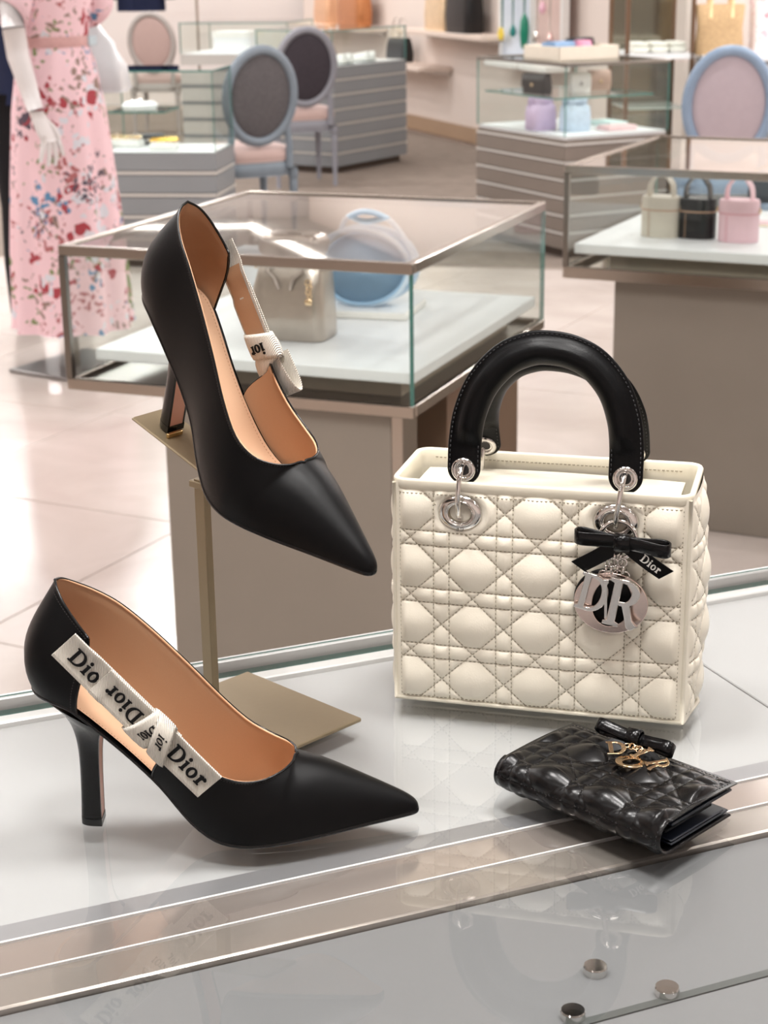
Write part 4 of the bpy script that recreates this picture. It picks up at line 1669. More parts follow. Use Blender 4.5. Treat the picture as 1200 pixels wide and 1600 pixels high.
# ---- left case with the jewellery
o_ = atz(150, 111, .95)
o2 = atz(331, 110, .95)
ca_ = Case('grey slatted glass case with gold jewellery trays, beside the pink dress', o_, yawof(o_, o2), float(np.linalg.norm(o2 - o_)), .42)
ca_.glass(.565, .942, .008)
ca_.box('deck', .010, ca_.w - .010, .010, .41, .545, .563, FROST, .001)
b = MB()
b.box((ca_.w * .28, .25, .745), (ca_.w * .5, .30, .008))
pane('glass_shelf', b, ca_.root)
ca_.slats(.06, .544, 9, .0, (SLAT_A, SLAT_L), SLAT_A)

# ---- case in the middle of the back
o_ = atz(524, 272, 0)
cb_ = Case('grey slatted glass case with white shoes on its deck, right of the two oval chairs', o_, math.radians(57), .95, .66)
cb_.glass(.735, .965, .008)
cb_.box('deck', .010, .94, .010, .65, .715, .733, FROST, .001)
cb_.slats(.06, .714, 13, .0, (SLAT_A, SLAT_L), SLAT_A)

# ---- far case behind the chairs
o_ = aty(282, 100, 13.6)
ce_ = Case('far pale glass case with a white box inside, behind the oval chairs', (o_[0], o_[1]), math.radians(-14), .86, .7)
ce_.glass(.765, .985, .008)
ce_.box('deck', .010, .85, .010, .69, .745, .763, FROST, .001)
ce_.slats(.06, .744, 11, .0, (SLAT_L, SLAT_A), SLAT_L)

# ---- right rear cabinet and counter
o_ = aty(977, 90, 10.1)
cf_ = Case('bronze framed tall display cabinet with white folded goods, right of the necklace panel', (o_[0], o_[1]), math.radians(4), .40, .5, 'display_cabinet')
cf_.root['category'] = 'cabinet'
BRZ = mat('bronze_frame', (124, 98, 78), 0.35, 0.6)
for x in (0, .375):
    for y in (0, .475):
        cf_.box('post', x, x + .022, y, y + .022, 0, 2.0, BRZ)
for z in (.02, .88, 1.95): cf_.box('rail_frame', 0, .397, 0, .497, z, z + .03, BRZ if z != .88 else FROST)
cf_.box('back_panel', .02, .38, .478, .49, .05, 1.95, mat('smoky_mirror', (150, 146, 132), 0.12, 0.9, var=.2, vscale=5))
cf_.box('glass_shelf', .022, .376, .03, .46, .60, .608, mat('pale_glass_shelf', (206, 214, 210), .15))
cf_.box('glass_shelf', .022, .376, .03, .46, .32, .328, mat('pale_glass_shelf', (206, 214, 210), .15))
b = MB()
b.box((.2, .012, .46), (.35, .006, .80))
pane('lower_door', b, cf_.root)
b = MB()
b.box((.2, .012, 1.43), (.35, .006, 1.0))
pane('upper_door', b, cf_.root)
o_ = aty(1106, 90, 9.9)
cg_ = Case('slatted grey counter behind the blue grey oval chair, carrying the straw and floral totes', (o_[0], o_[1]), math.radians(-3), 1.5, .6, 'sales_counter')
cg_.root['category'] = 'counter'
cg_.box('counter_top', -.01, 1.51, -.01, .61, .875, .900, FROST, .002)
cg_.slats(.06, .874, 14, .0, (SLAT_A, SLAT_L), SLAT_A)

# ================================================================== CHAIRS
CH_FRAME = mat('blue_grey_painted_wood', (126, 136, 146), 0.5, 0, 0.4, var=.14, vscale=18)
CH_CANE = mat('dark_woven_back', (96, 92, 94), 0.8, 0, 0.2, var=.3, vscale=60, bump=.8, bscale=160)
CH_DARK = mat('charcoal_woven_back', (66, 60, 66), 0.8, 0, 0.2, var=.3, vscale=60, bump=.8, bscale=160)
CH_PINK = mat('dusty_pink_upholstery', (190, 164, 158), 0.85, 0, 0.2, var=.06, sheen=.3)
CH_MAUVE = mat('mauve_grey_upholstery', (176, 164, 172), 0.85, 0, 0.2, var=.06, sheen=.3)


def oval_chair(label, loc, face, back_m, front_m, frame_m=CH_FRAME, rx=.19, rz=.235):
    """medallion chair; local +y is where the sitter looks"""
    r = empty('oval_back_chair', (loc[0], loc[1], 0), face, label, 'chair', 'oval back chairs in the shop')
    tilt = -.14
    zc, yc = .775, -.235

    def bp(x, z, y=0.0): return (x, yc + y + (z - zc) * tilt, z)
    b = MB()
    N = 40
    b.tube([bp(rx * math.cos(2 * PI * i / N), zc + rz * math.sin(2 * PI * i / N)) for i in range(N)], .026, 8, 0, True)
    b.tube([bp((rx - .018) * math.cos(2 * PI * i / N), zc + (rz - .018) * math.sin(2 * PI * i / N), .012) for i in range(N)], .012, 6, 0, True)
    b.build('back_frame', frame_m, r)
    for nm, y, m, s in (('back_upholstery', .008, front_m, 1), ('back_panel', -.004, back_m, -1)):
        b = MB()
        rings = []
        for q in range(7):
            k = math.cos(q / 6 * PI / 2)
            rings.append([bp((rx - .02) * k * math.cos(2 * PI * i / N), zc + (rz - .02) * k * math.sin(2 * PI * i / N), y + s * .022 * math.sin(q / 6 * PI / 2)) for i in range(N)])
        b.loft(rings, 0, False)
        b.build(nm, m, r)
    for sx in (-1, 1):
        kit('back_post', lambda b: b.tube([(sx * .165, -.215, .40), (sx * .168, -.215, .52), bp(sx * .155, .62)], [.022, .019, .02], 8), frame_m, r)
    b = MB()
    N2 = 28
    def seat(k, z): return [((.235 * k) * math.copysign(abs(math.cos(2 * PI * i / N2)) ** .6, math.cos(2 * PI * i / N2)) * (1 + .06 * math.sin(2 * PI * i / N2)), (.235 * k) * math.copysign(abs(math.sin(2 * PI * i / N2)) ** .6, math.sin(2 * PI * i / N2)), z) for i in range(N2)]
    b.loft([seat(.97, .36), seat(1.0, .37), seat(1.0, .425), seat(.96, .435)])
    b.build('seat_frame', frame_m, r)
    b = MB()
    b.loft([seat(.95, .43), seat(1.0, .45), seat(.99, .485), seat(.9, .505), seat(.6, .517), seat(.1, .52)])
    b.build('seat_cushion', CH_PINK, r)
    for sx in (-1, 1):
        for sy in (-1, 1):
            b = MB()
            b.lathe([(.022, .40), (.027, .38), (.027, .345), (.020, .335), (.024, .325), (.022, .28), (.014, .03), (.017, .02), (.012, 0)], (sx * .195, sy * .195, 0), 10)
            b.build('leg', frame_m, r)
    return r


def at_Y(px, Y): return aty(px, 300, Y)


p = at_Y(384, 8.9)
oval_chair('blue grey oval back chair with dark woven back, right beside the jewellery case', (p[0] - .04, p[1] + .50), math.radians(28), CH_CANE, CH_CANE)
p = at_Y(478, 11.6)
oval_chair('farther oval chair with charcoal back, behind the blue grey woven chair', (p[0] - .05, p[1] + .2), math.radians(18), CH_DARK, CH_DARK, mat('grey_painted_wood', (138, 138, 146), 0.5))
p = at_Y(256, 15.3)
oval_chair('far dusty pink oval back chair beneath the dark navy garment', (p[0], p[1] + .2), math.radians(-8), CH_PINK, CH_PINK, mat('pale_grey_painted_wood', (176, 168, 164), 0.5))
p = at_Y(1138, 8.3)
oval_chair('blue framed oval back chair with mauve grey back, in front of the slatted counter', (p[0], p[1] + .2), math.radians(-6), CH_MAUVE, CH_MAUVE, mat('blue_painted_wood', (128, 148, 172), 0.45), .192, .25)

# ================================================================== GOODS IN AND ON THE CASES
def rounded(w, d, z, r=.3, n=24, dx=0.0, dy=0.0):
    """superellipse ring"""
    return [(dx + w / 2 * math.copysign(abs(math.cos(2 * PI * i / n)) ** r, math.cos(2 * PI * i / n)), dy + d / 2 * math.copysign(abs(math.sin(2 * PI * i / n)) ** r, math.sin(2 * PI * i / n)), z) for i in range(n)]


def simple_bag(label, loc, rz, w, h, d, m, metal=GOLD, handle='arch', group=None, flap=None, hh=.07, name='handbag', top_k=.92, cat='handbag', hm=None):
    r = empty(name, loc, rz, label, cat, group)
    b = MB()
    b.loft([rounded(w * .97, d * .95, 0), rounded(w, d, h * .04), rounded(w * 1.02, d * 1.04, h * .35), rounded(w * (1 + top_k) / 2, d * .9, h * .75), rounded(w * top_k, d * .7, h * .97), rounded(w * top_k * .97, d * .6, h)])
    b.build('body', m, r)
    if flap:
        b = MB()
        n = 12
        P = [(0, d * .36, h * .97), (0, d * .2, h * 1.02), (0, -d * .3, h * 1.02), (0, -d * .50, h * .92), (0, -d * .60, h * .62), (0, -d * .61, h * .40)]
        for e in (0,):
            b.grid([[(x, p[1], p[2] - (.10 * h if i == 5 else 0) * (abs(x) / (w / 2)) ** 4) for i, p in enumerate(P)] for x in np.linspace(-w * top_k * .52, w * top_k * .52, n)], 0)
            b.grid([[(x, p[1] + .004, p[2] - .004) for p in P] for x in np.linspace(-w * top_k * .52, w * top_k * .52, n)], 0, flip=True)
        b.build('flap', flap, r)
        kit('clasp', lambda q: q.lathe([(.0001, .004), (.008, .003), (.010, 0)], (0, -d * .61 - .003, h * .46), 14, R=Matrix.Rotation(PI / 2, 3, 'X')), metal, r)
    if handle == 'arch':
        for y in (-d * .32, d * .32):
            b = MB()
            pts = [(-w * .26, y, h * .86), (-w * .25, y, h * 1.02)] + [(-w * .25 * math.cos(PI * i / 12), y * .8, h * 1.02 + hh * math.sin(PI * i / 12)) for i in range(1, 12)] + [(w * .25, y, h * 1.02), (w * .26, y, h * .86)]
            b.tube(pts, .0055 if w < .26 else .008, 8)
            b.build('handle', hm or m, r)
            b = MB()
            for sx in (-1, 1): b.torus((sx * w * .26, y * 1.05, h * .9), .007, .002, n=14, k=6)
            b.build('handle_ring', metal, r)
    if handle == 'chain':
        b = MB()
        pts = [(-w * .46, 0, h * .8)] + [(-w * .46 + w * .92 * i / 10, d * .2, h * .98 + .01 + hh * math.sin(PI * i / 10)) for i in range(1, 10)] + [(w * .46, 0, h * .8)]
        b.tube(pts, .004, 6)
        b.build('chain_strap', metal, r)
    return r


# ---- silver bucket bag in the main case
SILV = mat('pewter_metallic_leather', (190, 180, 170), 0.3, 0.8, var=.1, vscale=30, bump=.8, bscale=70)


def crumple(x, z, a): return .004 * math.sin(x * 90 + a) * math.sin(z * 70 + a * 2) + .003 * math.sin(x * 160 - z * 120)


p = atz(462, 530, .746)
sbag = empty('bucket_bag', (p[0], p[1] + .03, .7458), math.radians(-18), 'crumpled pewter silver drawstring bucket bag standing on the white deck of the glass case', 'handbag')
b = MB()
rings = []
w0, d0, h0 = .150, .105, .185
for z, k, kd in ((0, .95, .95), (.004, 1, 1), (.05, 1.0, 1.04), (.10, .98, 1.02), (.135, .93, .9), (.152, .82, .7), (.162, .74, .55), (.172, .80, .66), (.190, .88, .78), (.202, .80, .72), (.208, .55, .45), (.204, .2, .15)):
    ring = rounded(w0 * k, d0 * kd, z, .34, 48)
    rings.append([(x * (1 + (crumple(x, z, 1.3) * 11 if .01 < z else 0) + (.05 * math.sin(i * 48 / 48 * 1.3) if z > .145 else 0)), y * (1 + (crumple(x + y, z, .4) * 13 if .01 < z else 0)), zz) for i, (x, y, zz) in enumerate(ring)])
b.loft(rings, 0, False)
b.add(rings[0], [tuple(reversed(range(48)))])
b.build('body', SILV, sbag)
b = MB()
b.loft([[(x * 1.03, y * 1.05, zz) for x, y, zz in rounded(w0 * .74, d0 * .56, z, .4, 40)] for z in (.158, .160, .166, .168)], 0, False, False)
b.build('drawstring', mat('pewter_cord', (170, 158, 150), 0.4, .4), sbag)
b = MB()
for sx in (-1, 1): b.tube([(sx * .012, -.036, .163), (sx * .03, -.052, .158), (sx * .036, -.060, .140), (sx * .020, -.062, .128), (sx * .012, -.058, .105)], .0035, 8)
b.build('drawstring_tail', mat('pewter_cord', (170, 158, 150), 0.4, .4), sbag)
for nm, x, y in (('hanging_charm', .050, -.060), ('side_ring', -.076, -.012), ('side_ring', .076, -.012)):
    b = MB()
    if nm == 'hanging_charm':
        for k in range(4): b.torus((x + .002 * (k % 2), y, .120 - .009 * k), .0055 - .0004 * k, .0014, (1, 0, 0), (0, .3, 1), 14, 6)
        b.box((x, y - .001, .082), (.014, .004, .012), bev=.001)
    else:
        b.torus((x, y, .146), .009, .002, (0, 1, 0), (0, 0, 1), 16, 6)
    b.build(nm, GOLD, sbag)
p = atz(396, 446, .746)
wb_ = empty('gift_box', (p[0], p[1] + .02, .7458), math.radians(-22), 'small white box half hidden behind the silver bucket bag in the case', 'box')
kit('body', lambda b: b.box((0, 0, .033), (.07, .06, .066), bev=.002), FROST, wb_)
kit('lid', lambda b: b.box((0, 0, .076), (.074, .064, .018), bev=.002), mat('pale_blue_white_lid', (222, 232, 238), .5), wb_)
# ---- blue flat bag on its white tray
p = atz(580, 492, .746)
try_ = empty('display_tray', (p[0] + .0, p[1] + .04, .7458), math.radians(-16), 'flat white display tray under the pale blue saddle bag in the glass case', 'tray')
kit('tray_body', lambda b: b.box((0, 0, .007), (.20, .17, .014), bev=.002), mat('white_tray', (238, 236, 230), .45), try_)
kit('tray_top', lambda b: b.box((0, 0, .0145), (.19, .16, .002)), FROST, try_)
BLUE = mat('pale_blue_calfskin', (168, 206, 236), 0.4, 0, .4, var=.05)
BLUE2 = mat('sky_blue_piping', (214, 230, 244), 0.35, 0, .4)
blue = empty('saddle_bag', (p[0] - .012, p[1] + .045, .7650), math.radians(-20), 'pale blue rounded saddle bag with thick loop straps lying back on a white tray', 'handbag')
b = MB()
N = 40
prof = [(.105 * math.cos(2 * PI * i / N) * (1 if math.cos(2 * PI * i / N) > 0 else .9), .075 + .075 * math.sin(2 * PI * i / N) * (1.0 if math.sin(2 * PI * i / N) > 0 else 1.0)) for i in range(N)]
b.loft([[(x * k, y - (z - .075) * -.25, .075 + (z - .075) * k) for x, z in prof] for y, k in ((-.022, .90), (-.027, .97), (-.018, 1.0), (.018, 1.0), (.024, .95))])
b.build('body', BLUE, blue)
for k, (R_, yy) in enumerate(((.108, -.028), (.112, .022))):
    b = MB()
    b.tube([(R_ * math.cos(2 * PI * i / N), yy + .018 * math.sin(2 * PI * i / N) * .25 * 4 * .3, .079 + .079 * math.sin(2 * PI * i / N)) for i in range(N)], .0055, 8, 0, True)
    b.build('strap_loop', BLUE2, blue)
b = MB()
b.tube(crom([(-.055, .0, .145), (-.04, .0, .175), (0, 0, .192), (.05, 0, .180), (.085, 0, .145), (.11, 0, .095)], 5), .006, 8)
b.build('handle', BLUE2, blue)

# ---- three little vanity bags
GREIGE = mat('grey_beige_leather', (206, 198, 184), .42, 0, .4)
VBLK = mat('black_smooth_leather', (22, 20, 22), .35, 0, .4)
VPINK = mat('powder_pink_leather', (234, 198, 206), .42, 0, .4)


def vanity(label, px, m, band, sc=1.0):
    p = atz(*px, .7485)
    r = empty('vanity_bag', (p[0], p[1] + .035, .7485), math.radians(-30), label, 'handbag', 'row of vanity bags in the glass case')
    W_, D_ = .096 * sc, .068 * sc
    H_ = .098 * sc
    kit('body', lambda b: b.loft([rounded(W_ * .97, D_ * .97, 0, .84, 36), rounded(W_, D_, .003, .84, 36), rounded(W_, D_, H_ * .66, .84, 36)]), m, r, True, 50)
    kit('zip_band', lambda b: b.loft([rounded(W_ * 1.005, D_ * 1.005, H_ * .66, .84, 36), rounded(W_ * 1.005, D_ * 1.005, H_ * .70, .84, 36)], 0, False), band, r)
    kit('lid', lambda b: b.loft([rounded(W_, D_, H_ * .70, .84, 36), rounded(W_, D_, H_ * .94, .84, 36), rounded(W_ * .95, D_ * .94, H_, .84, 36), rounded(W_ * .2, D_ * .2, H_ * 1.005, .84, 36)]), m, r, True, 50)
    b = MB()
    n = 18
    rows = []
    for i in range(n + 1):
        a = PI * i / n
        x = .030 * sc * math.cos(a) * (1 if abs(math.cos(a)) < .8 else 1.1)
        z = H_ + .056 * sc * math.sin(a) ** .8
        rows.append([(x * 1.0 + dx, dy, z + dz) for dx, dy, dz in ((0, -.016, 0), (0, .016, 0), (-.0030 * math.cos(a), .016, -.005 * math.sin(a)), (-.0030 * math.cos(a), -.016, -.005 * math.sin(a)))])
    b.loft(rows)
    b.build('top_handle', m, r, True, 40)
    for sx in (-1, 1):
        kit('side_ring', lambda q: q.torus((sx * (W_ / 2 + .003), 0, H_ * .74), .006, .0016, (0, 1, 0), (0, 0, 1), 16, 6), GOLD, r)
    kit('seam', lambda q: q.box((-W_ * .20, -D_ / 2 * .96, H_ * .33), (.0012, .003, H_ * .62)), band, r)


BAND_B = mat('tan_zip_band', (186, 150, 122), .5)
vanity('grey beige mini vanity bag with top handle, left of the black vanity bag', (1035, 372), GREIGE, BAND_B, 1.08)
vanity('black mini vanity bag with a tan zip line, between the beige and pink ones', (1092, 374), VBLK, BAND_B, 1.06)
vanity('powder pink mini vanity bag with top handle, right of the black vanity bag', (1157, 380), VPINK, mat('rose_zip_band', (220, 160, 170), .5), 1.10)
p = atz(1192, 318, .7485)
simple_bag('dark navy small bag behind the pink vanity bag in the glass case', (p[0] + .02, p[1] + .02, .7485), -.4, .12, .07, .05, mat('dark_navy_leather', (46, 54, 70), .4), GOLD, 'chain', None, None, .03)
p = atz(1190, 350, .7485)
kit_o = empty('price_booklet', (p[0] + .02, p[1], .7485), -.3, 'flat pink and cream card lying beside the pink vanity bag', 'card')
kit('cover', lambda b: b.box((0, 0, .003), (.09, .07, .006), bev=.001), VPINK, kit_o)
kit('page', lambda b: b.box((.01, -.03, .0015), (.1, .06, .003), bev=.0006), mat('cream_card', (240, 228, 206), .6), kit_o)

# ---- goods in the tall slatted case
def in_case(cs, x, y, z): q = cs.P(x, y); return (q[0], q[1], z)


def drawstring(label, loc, rz, w, h, m, cord):
    r = empty('drawstring_bag', loc, rz, label, 'handbag', 'drawstring bags in the slatted case')
    b = MB()
    rings = []
    for z, k in ((0, .92), (.006, 1), (h * .5, 1.0), (h * .74, .88), (h * .82, .66), (h * .90, .74), (h, .80), (h * .98, .7)):
        ring = rounded(w * k, w * .72 * k, z, .5, 40)
        rings.append([(x * (1 + (.05 * math.cos(i * 2 * PI / 40 * 10) if z > h * .6 else 0)), y * (1 + (.06 * math.cos(i * 2 * PI / 40 * 10) if z > h * .6 else 0)), zz) for i, (x, y, zz) in enumerate(ring)])
    b.loft(rings, 0, False)
    b.add(rings[0], [tuple(reversed(range(40)))])
    b.build('body', m, r)
    kit('drawstring', lambda q: q.tube([(w * .36 * math.cos(2 * PI * i / 24), w * .27 * math.sin(2 * PI * i / 24), h * .82) for i in range(24)], .006, 6, 0, True), cord, r)
    kit('shoulder_strap', lambda q: q.tube([(-w * .45, 0, h * .7), (-w * .5, 0, h * .9), (-w * .2, .01, h * .99), (w * .2, .01, h * .98), (w * .47, 0, h * .95), (w * .45, 0, h * .7)], .006, 6), cord, r)
    return r


LILAC = mat('lilac_leather', (206, 184, 216), .42)
PBLUE = mat('pale_blue_print_leather', (196, 212, 230), .42, var=.22, vscale=40)
drawstring('lilac drawstring bucket bag standing on the white deck of the slatted case', in_case(cc, .085, .36, .604), .5, .15, .165, LILAC, mat('lilac_cord', (190, 168, 202), .5))
drawstring('pale blue printed drawstring bag beside the lilac one in the slatted case', in_case(cc, .20, .22, .604), .5, .15, .165, PBLUE, mat('grey_blue_cord', (150, 166, 186), .5))
simple_bag('black flap bag on the glass shelf above the lilac bag', in_case(cc, .10, .42, .78), -.9, .17, .10, .06, VBLK, GOLD, None, None, VBLK)
simple_bag('white flap bag hung over the glass shelf, left of the tan one', in_case(cc, .33, .38, .78), .25, .11, .095, .05, mat('white_flap_leather', (232, 228, 222), .4), SILVER, None, None, mat('white_flap_leather', (232, 228, 222), .4))
simple_bag('tan brown flap bag at the right end of the glass shelf', in_case(cc, .48, .43, .78), .25, .12, .10, .055, mat('taupe_flap_leather', (190, 160, 144), .4), GOLD, None, None, mat('taupe_flap_leather', (190, 160, 144), .4))
for i, (x, y, w_, d_, m, l) in enumerate(((.40, .14, .18, .12, mat('pink_scarf_silk', (236, 204, 206), .5, var=.15, vscale=30), 'folded pale pink scarf on the white deck before the blue drawstring bag'), (.50, .36, .12, .2, mat('mint_scarf_silk', (204, 226, 226), .5, var=.12, vscale=30), 'folded mint scarf at the right end of the white deck'))):
    o = empty('folded_scarf', in_case(cc, x, y, .604), math.radians(27), l, 'scarf')
    for k in range(2):
        kit('fold', lambda b: b.box((.006 * k, .004 * k, .007 + .012 * k), (w_ - .01 * k, d_ - .008 * k, .012), bev=.004), m, o)
o = empty('display_box', in_case(cc, .30, .42, .9445), math.radians(27), 'cream open display box with folded wallets, on top of the slatted glass case', 'box')
BX = mat('cream_box_board', (236, 226, 210), .55)
kit('bottom', lambda b: b.box((0, 0, .004), (.36, .34, .008)), BX, o)
for nm, c, d in (('side', (0, -.166, .035), (.36, .008, .07)), ('side', (0, .166, .035), (.36, .008, .07)), ('side', (-.176, 0, .035), (.008, .34, .07)), ('side', (.176, 0, .035), (.008, .34, .07))):
    kit(nm, lambda b: b.box(c, d, bev=.001), BX, o)
kit('tray_insert', lambda b: b.box((0, 0, .055), (.34, .32, .006)), BX, o)
for (x, y, w_, d_, h_, rz, m, l) in ((-.09, -.02, .14, .12, .028, .1, mat('denim_blue_leather', (132, 164, 200), .5), 'folded blue wallet lying in the cream box'), (.025, -.06, .08, .08, .032, .3, mat('rose_leather', (226, 160, 188), .5), 'rose pink pouch between the blue and black wallets'), (.09, .06, .13, .10, .040, -.2, VBLK, 'black wallet leaning at the right of the cream box'), ):
    q = in_case(cc, .30 + x * math.cos(0) - 0, .42 + y, .9445 + .0585)
    ww = empty('folded_wallet', q, math.radians(27) + rz, l, 'wallet', 'wallets in the cream box')
    kit('cover', lambda b: b.box((0, 0, h_ / 2), (w_, d_, h_), bev=.008), m, ww)
    kit('flap', lambda b: b.box((0, -d_ * .1, h_ + .002), (w_ * .98, d_ * .7, .004), bev=.002), m, ww)
q = in_case(cc, .44, .245, .9445 + .0)

# ---- jewellery case
TRAYM = mat('white_jewellery_tray', (244, 244, 240), .5)
for (px, w_, d_, m, l) in (((200, 222), .20, .12, GOLD, 'white jewellery tray with a row of gold chains, in the left glass case'), ((264, 226), .13, .10, mat('bright_yellow_gold', (240, 196, 96), 0.2, 1.0), 'small white jewellery tray with yellow gold rings, right of the chain tray')):
    p = atz(px[0], px[1], .565)
    o = empty('jewellery_tray', (p[0], p[1] - .19, .5645), ca_.yaw, l, 'tray')
    kit('tray_base', lambda b: b.box((0, 0, .014), (w_, d_, .028), bev=.004), TRAYM, o)
    kit('tray_pad', lambda b: b.box((0, 0, .032), (w_ * .92, d_ * .9, .008), bev=.003), FROST, o)
    for k in range(5 if w_ > .2 else 4):
        x = -w_ * .36 + w_ * .72 * k / (4 if w_ > .2 else 3)
        b = MB()
        b.torus((x, -d_ * .1, .044), .020, .0055, (1, 0, 0), (0, 1, .3), 16, 6)
        b.torus((x + .006, d_ * .16, .044), .016, .005, (1, 0, 0), (0, 1, .3), 16, 6)
        b.build('gold_ring', m, o)
o = empty('watch_cushion', in_case(ca_, .14, .25, .7495), 0, 'pale pillow with a silver cuff on the small glass shelf of the left case', 'cushion')
kit('cushion', lambda b: b.loft([rounded(.16, .12, .0, .5), rounded(.18, .14, .02, .5), rounded(.14, .10, .036, .5), rounded(.03, .02, .04, .5)]), FROST, o)
kit('cuff', lambda b: b.torus((0, 0, .036), .03, .007, (1, 0, 0), (0, 1, .2), 20, 8), SILVER, o)
simple_bag('dark clutch lying under the small glass shelf of the left case', in_case(ca_, .14, .378, .5645), 0, .17, .05, .045, mat('dark_grey_leather', (62, 66, 72), .4), SILVER, None, None, mat('dark_grey_leather', (62, 66, 72), .4))

# ---- white shoes in the middle case
for i, x in enumerate((.22, .30, .50, .58)):
    o = empty('flat_shoe', in_case(cb_, x, .17, .734), cb_.yaw + PI / 2 + .1 * i, 'white flat shoe with dark trim in the middle slatted case, %s from the left' % ('first', 'second', 'third', 'fourth')[i], 'shoe', 'white shoes in the middle case')
    b = MB()
    rings = []
    for t in np.linspace(0, 1, 12):
        wq = .036 * math.sin(PI * min(max(t * .86 + .10, 0), 1)) ** .6
        hq = .055 * (1 - t) ** .8 + .018
        rings.append([(-.12 + .24 * t, wq * math.cos(a), .004 + hq * max(0, math.sin(a)) ** .7) for a in np.linspace(0, 2 * PI, 14, endpoint=False)])
    b.loft(rings)
    b.build('upper', mat('white_shoe_leather', (244, 244, 240), .4), o)
    kit('sole', lambda q: q.loft([[(x_ * 1.02, y_ * 1.05, z) for x_, y_ in [(-.12 + .24 * t, .034 * s * math.sin(PI * min(max(t * .86 + .10, 0), 1)) ** .6) for s, ts in ((1, np.linspace(0, 1, 10)), (-1, np.linspace(1, 0, 10))) for t in ts]] for z in (0, .008)]), mat('dark_green_trim', (40, 70, 64), .5), o)

o = empty('shoe_box', in_case(ce_, .34, .30, .764), ce_.yaw, 'white round edged box with a scooped top inside the far pale case', 'box')
kit('body', lambda b: b.loft([rounded(.30, .22, 0, .3), rounded(.30, .22, .11, .3), rounded(.28, .20, .115, .3)]), FROST, o)
kit('lid', lambda b: b.loft([rounded(.31, .23, .112, .3), rounded(.31, .23, .155, .3), rounded(.27, .19, .145, .3), rounded(.05, .04, .135, .3)]), TRAYM, o)

# ---- totes on the right counter
STRAW = mat('natural_straw_weave', (192, 162, 124), .8, 0, .2, var=.3, vscale=70, bump=.9, bscale=160)
p = aty(1128, 80, 10.05)
zc_ = .9005
tt = empty('straw_tote', (p[0], 10.15, zc_), -.05, 'natural straw tote with two handles on the counter behind the oval chair', 'handbag')
b = MB()
b.loft([rounded(.26, .14, 0, .35), rounded(.27, .15, .01, .35), rounded(.25, .13, .15, .35), rounded(.27, .14, .27, .35), rounded(.25, .12, .275, .35), rounded(.23, .10, .2, .35)])
b.build('body', STRAW, tt)
for y in (-.06, .06):
    for x in (0,):
        b = MB()
        b.tube([(-.06, y, .2), (-.06, y, .29), (-.045, y * .6, .40), (0, y * .5, .44), (.045, y * .6, .40), (.06, y, .29), (.06, y, .2)], .011, 8)
        b.build('handle', mat('pale_straw_handle', (238, 206, 158), .7), tt)


def flower_mat(name, base, cols, scale, dens=.5):
    m = bpy.data.materials.new(name)
    m.use_nodes = True
    nt = m.node_tree
    bs = nt.nodes['Principled BSDF']
    bs.inputs['Roughness'].default_value = .75
    bs.inputs['Specular IOR Level'].default_value = .2
    tc = nt.nodes.new('ShaderNodeTexCoord')
    prev = None
    ns = nt.nodes.new('ShaderNodeTexNoise')
    ns.inputs['Scale'].default_value = scale * 4
    ns.inputs['Detail'].default_value = 3
    nt.links.new(tc.outputs['Object'], ns.inputs['Vector'])
    for k, (c, sc, th) in enumerate(cols):
        wv = nt.nodes.new('ShaderNodeVectorMath')
        wv.operation = 'MULTIPLY_ADD'
        wv.inputs[1].default_value = (.35 / scale,) * 3
        nt.links.new(ns.outputs['Color'], wv.inputs[0])
        off = nt.nodes.new('ShaderNodeVectorMath')
        off.operation = 'ADD'
        off.inputs[1].default_value = (k * 1.37 % 3, k * .77 % 2, k * 2.11 % 3)
        nt.links.new(tc.outputs['Object'], off.inputs[0])
        nt.links.new(off.outputs[0], wv.inputs[2])
        vo = nt.nodes.new('ShaderNodeTexVoronoi')
        vo.inputs['Scale'].default_value = scale * sc
        nt.links.new(wv.outputs[0], vo.inputs['Vector'])
        # clusters: a coarse noise decides where sprays grow
        cn = nt.nodes.new('ShaderNodeTexNoise')
        cn.inputs['Scale'].default_value = scale * 1.5
        nt.links.new(off.outputs[0], cn.inputs['Vector'])
        ad = nt.nodes.new('ShaderNodeMath')
        ad.operation = 'MULTIPLY_ADD'
        ad.inputs[1].default_value = -2.3
        nt.links.new(cn.outputs['Fac'], ad.inputs[0])
        nt.links.new(vo.outputs['Distance'], ad.inputs[2])
        lt = nt.nodes.new('ShaderNodeMath')
        lt.operation = 'LESS_THAN'
        lt.inputs[1].default_value = th - 1.23
        nt.links.new(ad.outputs[0], lt.inputs[0])
        mx = nt.nodes.new('ShaderNodeMix')
        mx.data_type = 'RGBA'
        nt.links.new(lt.outputs[0], mx.inputs[0])
        if prev is None:
            mx.inputs[6].default_value = rgb(*base)
        else:
            nt.links.new(prev, mx.inputs[6])
        mx.inputs[7].default_value = rgb(*c)
        prev = mx.outputs[2]
    nt.links.new(prev, bs.inputs['Base Color'])
    return m


